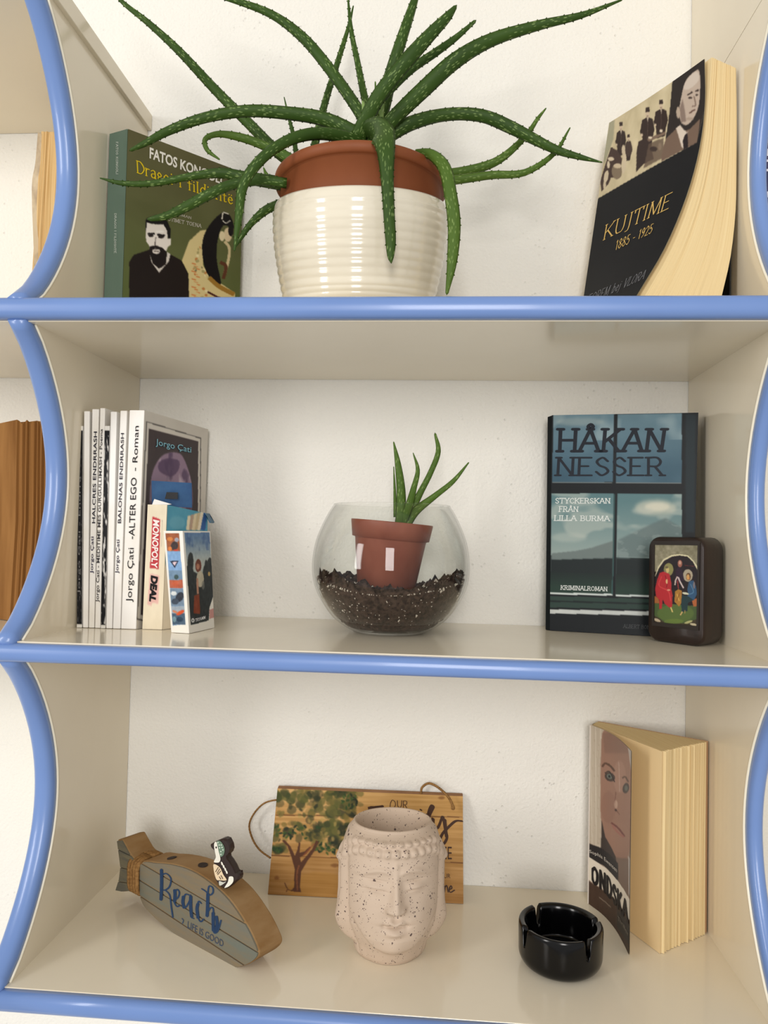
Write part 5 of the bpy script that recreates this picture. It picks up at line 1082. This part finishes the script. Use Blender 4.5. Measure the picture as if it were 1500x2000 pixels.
for a_, b_ in (((580, 920), (510, 1040)), ((610, 960), (545, 1080)), ((640, 1010), (560, 1110)), ((600, 1150), (640, 1220)), ((640, 1120), (690, 1210))):
    n_ = np.array([b_[1]-a_[1], -(b_[0]-a_[0])], float); n_ = n_/np.linalg.norm(n_)*8
    patch('painted_marking', [a_+n_, b_+n_, b_-n_, a_-n_], (70, 54, 44), .0009, False)
patch('eye', [(512, 425), (530, 415), (542, 445), (528, 468), (512, 455)], (30, 24, 22), .0009)

# ---- family tree sign
oS = (470, 1500); sS = 3.261
sbl, sbr = rb(P(524, 1742, -.043)[0], -.0445, zf), rb(P(905, 1760, -.040)[0], -.0405, zf)
stl, str_ = P(*(np.array((235, 130))/sS+oS), -.0105), P(*(np.array((1415, 180))/sS+oS), -.0105)
str_ = on_plane(1415/sS+oS[0], 180/sS+oS[1], stl, sbl, sbr)
sg = thing('hanging_sign', (sbl*.5+sbr*.5), 'wooden family tree sign with jute hangers, leaning on the wall behind the stone head', 'sign')
bk_ = rb(0, .0045, .0016)
prism('board', [sbl, sbr, sbr+bk_, sbl+bk_], [stl, str_, str_+bk_, stl+bk_], mat('sign_wood', (150, 108, 70), .55, vary=((20, 20, 200), (120, 80, 44), .4, .7)), sg, .0005)
S = Surf.quad(stl, str_, sbr, sbl); c = Canvas(S, 330, 190, (190, 148, 90), oS, sS)
c.grad(np.ones(c.U.shape), (196, 154, 94), (164, 120, 66), 0, 1); c.noise(3, 40, 40, 61); c.noise(2, 90, 20, 62); c.noise(5, 4, 30, 63)
for l in ([(225, 300), (1415, 312)], [(185, 555), (1418, 606)]): c.line(l, 6, (92, 54, 24), .85, smooth=False)
c.ell(500, 780, 200, 120, (170, 120, 40), .35, 6)
for x, y, rx, ry in ((1280, 190, 22, 10), (600, 620, 26, 12), (230, 700, 16, 14)): c.ell(x, y, rx, ry, (110, 66, 30), .6, 3)
rg = random.Random(4)
reg_ = [((220, 760), (140, 300), 90), ((205, 640), (350, 460), 60), ((440, 720), (130, 330), 60), ((480, 700), (330, 520), 50), ((205, 280), (500, 530), 12)]
for (xa, xb), (ya, yb), n_ in reg_:
    for _ in range(n_):
        x, y = rg.uniform(xa, xb), rg.uniform(ya, yb); s_ = rg.uniform(12, 42)
        c.ell(x, y, s_, s_*rg.uniform(.5, .9), rg.choice([(44, 50, 26), (60, 68, 32), (86, 88, 40), (104, 98, 48), (34, 40, 24), (120, 104, 50)]), rg.uniform(.35, .8), 2, rg.random()*3, 9)
for _ in range(90):
    x, y = rg.choice([(rg.uniform(640, 750), rg.uniform(170, 260)), (rg.uniform(215, 520), rg.uniform(360, 450)), (rg.uniform(480, 600), rg.uniform(470, 545)), (rg.uniform(210, 260), rg.uniform(505, 530))]); c.ell(x, y, 14, 7, rg.choice([(40, 66, 30), (30, 40, 24), (60, 84, 34)]), .85, 1, rg.random()*3, 7)
for _ in range(14): x, y = rg.uniform(380, 720), rg.uniform(300, 480); c.ell(x, y, 16, 10, (176, 150, 84), .6, 2, rg.random()*3, 8)
TR_ = (84, 50, 30)
c.poly([(318, 785), (340, 760), (344, 640), (325, 570), (300, 500), (262, 462), (280, 458), (318, 498), (345, 560), (362, 520), (372, 470), (382, 480), (375, 540), (410, 530), (440, 500), (450, 505), (420, 545), (378, 570), (385, 600), (420, 560), (460, 510), (480, 460), (500, 470), (470, 530), (420, 600), (385, 660), (378, 760), (386, 790)], TR_)
c.line([(362, 780), (358, 680), (372, 620)], 10, (140, 84, 50), .7); c.line([(400, 560), (470, 480)], 8, (150, 80, 44), .7); c.line([(280, 730), (300, 770), (330, 782)], 5, TR_); c.line([(300, 770), (290, 790)], 5, TR_)
c.build('painted_face', M_PRINTM, sg, .0003)
dk = (66, 42, 28)
px_strokes(S, [['c', (954, 225), (952, 250), (965, 258), (985, 240), (982, 215), (965, 205), (954, 225)], ['c', (998, 208), (1000, 240), (1010, 252), (1022, 244), (1026, 208)], [(1036, 252), (1036, 210)], ['c', (1036, 210), (1056, 212), (1056, 232), (1038, 234)], [(1044, 234), (1058, 254)]], 2.6, 2.2, (90, 62, 40), sg, oS, sS)
px_strokes(S, [['c', (815, 275), (830, 250), (870, 250), (905, 242)], ['c', (860, 250), (855, 320), (840, 385)], [(835, 315), (885, 310)], ['c', (955, 320), (925, 315), (912, 350), (925, 380), (950, 365), (958, 320)], ['c', (958, 325), (960, 370), (985, 378)], ['c', (1000, 320), (1000, 380)], ['c', (1000, 345), (1025, 315), (1040, 340), (1040, 380)], ['c', (1040, 345), (1065, 315), (1082, 340), (1085, 380), (1120, 370)], [(1147, 266), (1149, 268)], ['c', (1150, 300), (1150, 380)],
               ['c', (1175, 300), (1200, 290), (1228, 250), (1215, 240), (1195, 290), (1190, 380)], ['c', (1222, 320), (1225, 375), (1255, 380), (1285, 310)], ['c', (1290, 310), (1300, 380), (1315, 440), (1290, 485), (1270, 465), (1285, 420), (1330, 370), (1370, 338), (1410, 338)]], 9, 4.5, dk, sg, oS, sS, ang=.5)
px_strokes(S, [['c', (1225, 325), (1226, 365), (1240, 380)], ['c', (1300, 330), (1306, 400), (1312, 440)], ['c', (1222, 255), (1205, 290), (1192, 330)], [(820, 255), (900, 246)]], 12, 7, dk, sg, oS, sS, ang=.5)
lettering(S, font_text('TREE', .0), [(1200, 498), (1345, 502), (1345, 582), (1200, 580)], dk, sg, oS, sS)
lettering(S, font_text('OUR', .0), [(1268, 672), (1336, 674), (1336, 702), (1268, 700)], dk, sg, oS, sS)
px_strokes(S, [['c', (1282, 765), (1290, 745), (1300, 760), (1298, 790)], ['c', (1298, 765), (1312, 748), (1318, 770), (1322, 790)], ['c', (1328, 775), (1345, 765), (1340, 750), (1328, 770), (1335, 792), (1362, 778)], ['c', (1262, 750), (1264, 790)]], 4.5, 2.8, dk, sg, oS, sS, ang=.5)
def sp3(x, y, yy): return P(x/sS+oS[0], y/sS+oS[1], yy)
tube('hanger', catmull([sp3(290, 215, -.0125), sp3(235, 203, -.013), sp3(150, 225, -.012), (sp3(85, 290, -.010)), sp3(55, 365, -.010), sp3(75, 450, -.014), sp3(120, 520, -.02), sp3(188, 572, -.0315)], 8), .0011, M_ROPE, sg, 6, twist=.6)
tube('hanger', catmull([sp3(1148, 168, -.006), sp3(1155, 125, -.007), sp3(1195, 98, -.008), sp3(1240, 112, -.010), sp3(1290, 150, -.013), sp3(1330, 195, -.0165), sp3(1355, 250, -.0195)], 8), .0011, M_ROPE, sg, 6, twist=.6)
kn = sp3(1353, 254, -.0195); lathe('knot', [(0, -.0022), (.0016, -.0014), (.002, 0), (.0016, .0014), (0, .0022)], kn, M_ROPE, sg, 10)

# ---- stone Buddha head
HC = np.array([.2825, -.128, zf]); HH = .1060
rot_h = math.radians(9)     # turned a little to the photo's right
def head():
    NA, NZ = 300, 260; V = np.zeros((NZ, NA, 3)); th = np.linspace(-math.pi, math.pi, NA, endpoint=False)   # th=0 is the face direction
    zz = np.linspace(0, 1, NZ)
    rx = np.interp(zz, [0, .03, .12, .2, .3, .45, .6, .75, .87, .95, 1.0], [.0275, .0296, .0318, .0352, .0390, .0408, .0412, .0408, .0390, .0362, .0332])
    ryf = np.interp(zz, [0, .03, .1, .18, .25, .4, .5, .6, .75, .87, .95, 1.0], [.0265, .0285, .0320, .0365, .0390, .0400, .0400, .0408, .0405, .0385, .0350, .0285])
    ryb = np.interp(zz, [0, .03, .2, .4, .7, .9, 1], [.0265, .0285, .034, .038, .040, .035, .0285])
    g = lambda x, s: np.exp(-(x/s)**2)
    X = np.outer(np.ones(NZ), th); Zc = np.outer(zz, np.ones(NA)); ct, st = np.cos(X), np.sin(X)
    RY = np.where(ct > 0, ryf[:, None], ryb[:, None]); R = 1/np.sqrt((st/rx[:, None])**2+(ct/RY)**2)
    xm = R*st; z0_ = Zc*HH; front = np.clip(ct*1.6, 0, 1)    # metres across the face, height
    z = np.interp(z0_, [0, .014, .020, .0376, .050, .0686, .0785, .0950, .1015, .1060], [0, .0150, .0205, .0334, .0425, .0615, .0725, .0872, .0950, .1105])   # feature heights
    h = np.zeros_like(R)
    # chin / jaw step to the neck ring
    jaw = .0150+.020*np.clip(np.abs(xm)/.034, 0, 1)**2.2
    h += front*.0042*(1/(1+np.exp(-(z-jaw)/.0008))-1)*np.clip(1-(np.abs(xm)/.036)**6, 0, 1)
    h += front*.0022*g(xm, .008)*g(z-.0205, .006)                            # chin
    # mouth
    h += front*(-.0014*g(xm, .013)*g(z-.0335, .0085)); h += front*.0034*g(xm, .0078)*g(z-.0362+.0006*np.cos(xm*700), .0018); h += front*.0038*g(xm, .0065)*g(z-.0303, .0021)
    h += front*(-.0026*g(xm, .0090)*g(z-.0334-.06*np.abs(xm), .0008)); h += front*(-.0016*g(np.abs(xm)-.0092, .0018)*g(z-.0342, .002))
    # nose
    nz = np.clip((z-.0425)/.030, 0, 1); wdt = .0054-.0028*nz; nose = .0092*(1-nz)**1.1+.0020
    up = 1/(1+np.exp(-(z-.0425)/.0009)); dnn = 1/(1+np.exp((z-.074)/.003))
    h += front*nose*g(xm, wdt)*up*dnn; h += front*.0028*g(np.abs(xm)-.0056, .0024)*g(z-.0458, .0028); h += front*(-.0012)*g(xm, .003)*g(z-.0405, .003)
    # brows and eyes
    bz = .0725+.0035*np.sin(np.clip(np.abs(xm)/.026, 0, 1)*math.pi)-.0025*np.clip(np.abs(xm)/.02, 0, 2)**2*.4
    h += front*.0017*g(z-bz, .0020)*np.clip((np.abs(xm)-.002)/.003, 0, 1)*g(np.abs(xm)-.014, .014)
    ex = (np.abs(xm)-.0165); h += front*(-.0036*g(ex, .0110)*g(z-.0625, .0085)); h += front*.0042*g(ex, .0078)*g(z-.0615, .0044)
    h += front*(-.0018*g(ex, .0082)*g(z-.0590+.9*ex*ex*40*0-.0007*np.cos(ex*260), .0007)); h += front*(-.0009*g(ex, .0085)*g(z-.0668, .0009))
    h += front*.0014*g(np.abs(xm)-.018, .010)*g(z-.040, .012)               # cheeks
    h += front*.0011*g(xm, .0018)*g(z-.0785, .0018)                          # forehead dot
    # hair curls: two rows across the forehead that run down at the sides
    for row, zr_ in ((0, .0872), (1, .0950)):
        for k in range(-11, 12):
            a = (k+(.5 if row else 0))*.185; zc_ = zr_-.020*max(0, abs(a)-.75)**1.4
            d2 = ((X-a)*.040)**2+(z-zc_)**2
            h += (.0026 if abs(a) < 1.1 else .0014)*np.exp(-(d2/(.0032**2))**1.6)
    h += .0012/(1+np.exp(-(z-(.0835-.020*np.clip(np.abs(X)-.75, 0, 9)**1.4))/.0008))*np.clip(1-(z-.095)/.01, 0, 1)
    # ears
    for s_ in (-1, 1):
        a = X-s_*1.48; ez = z
        lob = g(a, .17)*1/(1+np.exp(-(ez-.0145)/.001))/(1+np.exp((ez-.079)/.002)); h += .0066*lob*(.62+.55*g(ez-.026, .011))
        h += -.0024*g(a+s_*.02, .055)*g(ez-.055, .017); h += .0006*g(a, .1)*g(ez-.026, .007)
        h += -.0030*g(X-s_*1.20, .07)*g(ez-.045, .030)
    R2 = R+h
    V[..., 0] = R2*np.sin(X); V[..., 1] = -R2*np.cos(X); V[..., 2] = z0_
    inner = []
    prof_in = [(.985, .0012), (.955, .0020), (.925, .0014), (.90, -.001), (.87, -.006), (.80, -.014), (.65, -.024), (.45, -.030), (.2, -.033), (.01, -.034)]
    rtop = np.stack([V[-1, :, 0], V[-1, :, 1]], -1)
    for k_, dz in prof_in:
        inner.append(np.concatenate([rtop*k_, np.full((NA, 1), HH+dz)], 1))
    A = np.concatenate([V.reshape(-1, 3)]+inner); n = NZ+len(prof_in)
    c_, s_ = math.cos(rot_h), math.sin(rot_h); A[:, :2] = A[:, :2]@np.array([[c_, s_], [-s_, c_]])
    i = (np.arange(n-1)[:, None]*NA+np.arange(NA)[None]); j = (np.arange(n-1)[:, None]*NA+(np.arange(NA)[None]+1) % NA)
    Fs = np.stack([i, j, j+NA, i+NA], -1).reshape(-1, 4).tolist(); Fs.append(list(range(NA))[::-1]); Fs.append(list(range((n-1)*NA, n*NA)))
    return A+HC, Fs
def speck(nt, b, tc):
    N, L = nt.nodes, nt.links
    cols = []
    for sc_, lo_, seed in ((260, .09, 0), (560, .10, 3)):
        v = N.new('ShaderNodeTexVoronoi'); v.inputs['Scale'].default_value = sc_; mp = N.new('ShaderNodeMapping'); mp.inputs['Location'].default_value = (seed, 0, 0); L.new(tc.outputs['Object'], mp.inputs[0]); L.new(mp.outputs[0], v.inputs['Vector'])
        nz = N.new('ShaderNodeTexNoise'); nz.inputs['Scale'].default_value = sc_*.45; L.new(mp.outputs[0], nz.inputs['Vector'])
        a = N.new('ShaderNodeMath'); a.operation = 'LESS_THAN'; 
        mm_ = N.new('ShaderNodeMath'); mm_.operation = 'MULTIPLY_ADD'; mm_.inputs[1].default_value = .9; mm_.inputs[2].default_value = -.36 if sc_ < 300 else -.33; L.new(nz.outputs['Fac'], mm_.inputs[0])
        L.new(v.outputs['Distance'], a.inputs[0]); L.new(mm_.outputs[0], a.inputs[1]); cols.append(a)
    mx = N.new('ShaderNodeMath'); mx.operation = 'MAXIMUM'; L.new(cols[0].outputs[0], mx.inputs[0]); L.new(cols[1].outputs[0], mx.inputs[1])
    m = N.new('ShaderNodeMix'); m.data_type = 'RGBA'; L.new(mx.outputs[0], m.inputs[0]); m.inputs[6].default_value = rgba((196, 176, 156)); m.inputs[7].default_value = rgba((92, 76, 72))
    L.new(m.outputs[2], b.inputs['Base Color'])
vh, fh = head()
hd = fix(mesh('stone_head', vh, fh, mat('speckled_stone', (196, 176, 156), .62, .3, bump=((300, 300, 300), .1, .0005), extra=speck), None, True))
tag(hd, 'speckled beige stone planter shaped as a serene head, in front of the family sign', 'ornament')

# ---- black ashtray
AC = np.array([.4215, -.1310, zf])
apf = [(0, 0), (.024, 0), (.0285, .0012), (.0315, .004), (.0332, .008), (.0336, .013), (.0338, .024), (.0338, .0300), (.0333, .0325), (.0322, .0334), (.0300, .0328), (.0285, .0316), (.0275, .026), (.0268, .018), (.0262, .011), (.0240, .0085), (.012, .0080), (0, .0080)]
apf = [tuple(p) for p in catmull(apf, 3)]
ash = lathe('ashtray', apf, (0, 0, 0), M_BLKGLASS, None, 160)
nva = len(ash.data.vertices); co = np.zeros(nva*3); ash.data.vertices.foreach_get('co', co); co = co.reshape(-1, 3)
aa = np.arctan2(co[:, 1], co[:, 0]); rad_ = np.hypot(co[:, 0], co[:, 1])
for deg in (122, 12, 205, 300):
    d_ = (aa-math.radians(deg)+math.pi) % (2*math.pi)-math.pi; w_ = np.abs(d_)*.031
    dep = .0115*np.clip(1-(w_/.0028)**4, 0, 1); sel = (co[:, 2] > .0155) & (rad_ > .024)
    co[:, 2] = np.where(sel, np.maximum(.0155+(co[:, 2]-.0155)*(1-dep/.0135), .0155), co[:, 2])
ash.data.vertices.foreach_set('co', (co+AC).ravel()); ash.data.update()
tag(ash, 'round black glass ashtray with four notches, in front of the curled paperback', 'ashtray')

# ---- ONDSKAB paperback
ZO = -.0905
od = thing('paperback_book', (.50, -.06, Z3), 'fanned yellowed paperback with a blonde woman on its curled cover, reading ONDSKAB', 'book')
cb_ = catmull([(.4645, -.0255), (.4740, -.0465), (.4790, -.0690), (.4808, -.0910), (.4812, -.1120)], 6)
topc = [np.array([x, y, ZO]) for x, y in cb_]; botc = [np.array([x, y, zf]) for x, y in cb_]
def curve_surf(top_, bot_):
    A, B = np.asarray(top_), np.asarray(bot_); K = len(A)-1
    def f(u, v):
        u = np.asarray(u, float); v = np.asarray(v, float); u, v = np.broadcast_arrays(u, v)
        x = np.clip(u, -.05, 1.05)*K; i = np.clip(np.floor(x).astype(int), 0, K-1); t = (x-i)[..., None]; vv = v[..., None]
        return (A[i]*(1-t)+A[i+1]*t)*(1-vv)+(B[i]*(1-t)+B[i+1]*t)*vv
    return Surf(f)
def adj(p, k, px, py): return P(px, py, p[1])
K_ = len(topc)-1
# the loose cover's top edge dips towards its free corner
topc = [p+rb(0, 0, .0005) for p in topc]
SO = curve_surf(topc, botc)
oO = (1130, 1390); sO = 4.0815
c = Canvas(SO, 130, 330, (150, 128, 112), oO, sO)
c.noise(4, 6, 12, 71)
c.poly([(60, 80), (230, 110), (190, 220), (175, 420), (180, 800), (185, 1100), (60, 1080)], (196, 184, 166), soft=2)
for k in range(16): x = 82+k*8; c.line([(x, 110), (x-6+k, 500), (x+4, 1060)], 4, rg.choice([(150, 132, 112), (216, 206, 190), (170, 152, 130)]), .5)
c.poly([(195, 160), (300, 180), (400, 250), (440, 400), (450, 700), (400, 1150), (330, 1180), (260, 1120), (200, 960), (178, 800), (180, 480)], (152, 116, 98), soft=2, smooth=True)
c.poly([(195, 170), (260, 165), (380, 240), (400, 330), (320, 330), (210, 330)], (128, 98, 84), .6, 5); c.ell(330, 520, 50, 130, (166, 130, 112), .7, 6); c.ell(240, 760, 60, 130, (140, 104, 88), .6, 6); c.ell(330, 1000, 80, 120, (156, 120, 102), .6, 6)
c.line([(190, 440), (215, 412), (255, 432), (290, 475)], 16, (92, 66, 52)); c.line([(350, 530), (375, 520), (400, 560)], 13, (96, 70, 56))
c.ell(252, 520, 44, 34, (70, 56, 50), rot=.5); c.ell(250, 516, 24, 20, (104, 112, 104), rot=.5); c.ell(248, 516, 9, 10, (24, 22, 22)); c.line([(212, 490), (250, 480), (290, 560)], 8, (40, 30, 28))
c.ell(380, 610, 26, 42, (70, 58, 52), rot=.2); c.ell(382, 610, 14, 22, (96, 100, 92)); c.line([(300, 640), (292, 740), (300, 780), (330, 820)], 9, (124, 86, 72), .9); c.ell(300, 740, 14, 36, (206, 176, 156), .6, 3); c.ell(300, 785, 10, 10, (70, 44, 36))
c.line([(262, 885), (310, 920), (345, 960), (372, 995)], 14, (112, 62, 56)); c.line([(270, 905), (320, 965), (365, 1000)], 16, (156, 100, 88), .8); c.line([(320, 400), (325, 440), (330, 640)], 7, (186, 158, 144), .7)
c.poly([(390, 240), (430, 330), (470, 600), (480, 1500), (400, 1450), (395, 1150), (430, 900), (425, 500)], (176, 166, 158), soft=2); c.poly([(185, 860), (215, 1000), (300, 1160), (330, 1350), (180, 1180)], (60, 50, 46), soft=2)
c.poly([(300, 1160), (400, 1170), (400, 1480), (310, 1400)], (112, 92, 80), .8, 3); c.ell(440, 1080, 16, 70, (190, 80, 60), .7, 3)
c.poly([(70, 1045), (180, 1085), (318, 1210), (318, 1360), (200, 1225), (70, 1170)], (40, 36, 36))
c.poly([(60, 1172), (190, 1225), (300, 1330), (400, 1480), (500, 1720), (500, 1800), (430, 1700), (320, 1520), (200, 1420), (60, 1362)], (224, 214, 196))
c.poly([(60, 1366), (190, 1420), (310, 1525), (400, 1650), (500, 1860), (500, 2200), (60, 2000)], (72, 54, 44)); c.noise(8, 10, 16, 72, m=(c.V > .88)*1.0)
c.poly([(310, 1580), (380, 1650), (440, 1760), (440, 1900), (400, 1850), (310, 1720)], (52, 48, 46)); c.line([(165, 1480), (260, 1560)], 7, (150, 136, 120), .8)
c.build('cover', M_PRINT, od, .0003, label='curled front cover with a woman\'s face')
Canvas(SO, 20, 4, (222, 208, 180)).build('cover_inside', M_PRINTM, od, -.0004)
kO = dict(org=oO, sc=sO)
def curved(txt_data, top_line, bot_line, n=40):
    """lettering that follows measured upper and lower guide lines"""
    polys, (x0, x1, y0, y1) = txt_data; T_, B_2 = catmull(top_line, n), catmull(bot_line, n); out = []
    for p in polys:
        if len(p) < 3: continue
        u = np.clip((p[:, 0]-x0)/(x1-x0), 0, 1)*(len(T_)-1); i = np.clip(u.astype(int), 0, len(T_)-2); f = (u-i)[:, None]; a = T_[i]*(1-f)+T_[i+1]*f; b = B_2[i]*(1-f)+B_2[i+1]*f
        v = (1-(p[:, 1]-y0)/(y1-y0))[:, None]; out.append(a*(1-v)+b*v)
    return out
def put(polys, surf, col, parent, off=.0007):
    V = []; Fc = []; K = []
    for k, p in enumerate(polys): Fc.append(tuple(range(len(V), len(V)+len(p)))); V.extend(p); K += [k % 9]*len(p)
    off = off+np.array(K)[:, None]*8e-6
    uv = surf.inv(np.array(V)/sO+np.array(oO)); ok = (uv[:, 0] > -.01) & (uv[:, 0] < 1.005)
    X = surf.f(uv[:, 0], uv[:, 1])+surf.normal(uv[:, 0], uv[:, 1])*off
    mesh('lettering', X, [f for f in Fc if all(ok[list(f)])], ink(col), parent)
put(curved(stroke_text('ONDSKAB', .125, .09, 0, .17, width=.72), [(108, 1232), (210, 1290), (290, 1385), (360, 1475), (440, 1620)], [(108, 1352), (210, 1432), (290, 1528), (360, 1622), (440, 1740)]), SO, (34, 30, 30), od)
put(curved(font_text('Sophia Ewensen', 0), [(92, 1098), (180, 1135), (250, 1190), (312, 1248)], [(92, 1130), (180, 1172), (250, 1232), (312, 1292)]), SO, (206, 198, 186), od)
put(curved(font_text('Thriller', 0), [(318, 1625), (360, 1680), (405, 1760)], [(318, 1660), (360, 1715), (405, 1800)]), SO, (150, 142, 132), od)
# page block
F1, F2 = np.array([.5085, -.1065, 0]), np.array([.5570, -.0690, 0]); s1, s2 = np.array([.4670, -.0200, 0]), np.array([.4740, -.0100, 0])
def oplan(z, amp):
    r = corrugate(F1, F2, 34, amp, 8)
    cvp = [s1*(1-t)+F1*t+np.array([.001, -.000, 0])*math.sin(math.pi*t) for t in np.linspace(0, .96, 8)]
    return [rb(p[0], p[1], z) for p in cvp+r]+[rb(s2[0], s2[1], z)]
o = loft('page_block', [oplan(zf, .0026), oplan((zf+ZO)/2, .0020), oplan(ZO, .0026)], M_PAPER, od)
bc1 = [rb(.4745, -.0085, 0), rb(.5585, -.0675, 0)]; bc2 = [rb(.4752, -.0072, 0), rb(.5592, -.0665, 0)]
prism('back_cover', [p+rb(0, 0, zf) for p in (bc1[0], bc1[1], bc2[1], bc2[0])], [p+rb(0, 0, ZO) for p in (bc1[0], bc1[1], bc2[1], bc2[0])], mat('grey_back', (190, 150, 112), .5), od)
prism('spine', [rb(.4632, -.0255, zf), rb(.4645, -.0258, zf), rb(.4750, -.0078, zf), rb(.4742, -.0068, zf)], [rb(.4632, -.0255, ZO), rb(.4645, -.0258, ZO), rb(.4750, -.0078, ZO), rb(.4742, -.0068, ZO)], mat('pale_spine', (206, 196, 184), .5), od)
M_LEAFP2 = mat('smooth_paper', (224, 198, 152), .85, .15)
prism('first_page', [rb(s1[0]-.0006, s1[1]-.0004, zf), rb(F1[0]-.0010, F1[1]-.0008, zf), rb(F1[0]-.0004, F1[1]-.0002, zf), rb(s1[0], s1[1], zf)], [rb(s1[0]-.0006, s1[1]-.0004, ZO), rb(F1[0]-.0010, F1[1]-.0008, ZO), rb(F1[0]-.0004, F1[1]-.0002, ZO), rb(s1[0], s1[1], ZO)], M_LEAFP2, od)
So2 = Surf.quad(rb(s1[0], s1[1], ZO), rb(F1[0], F1[1], ZO), rb(F1[0], F1[1], zf), rb(s1[0], s1[1], zf))
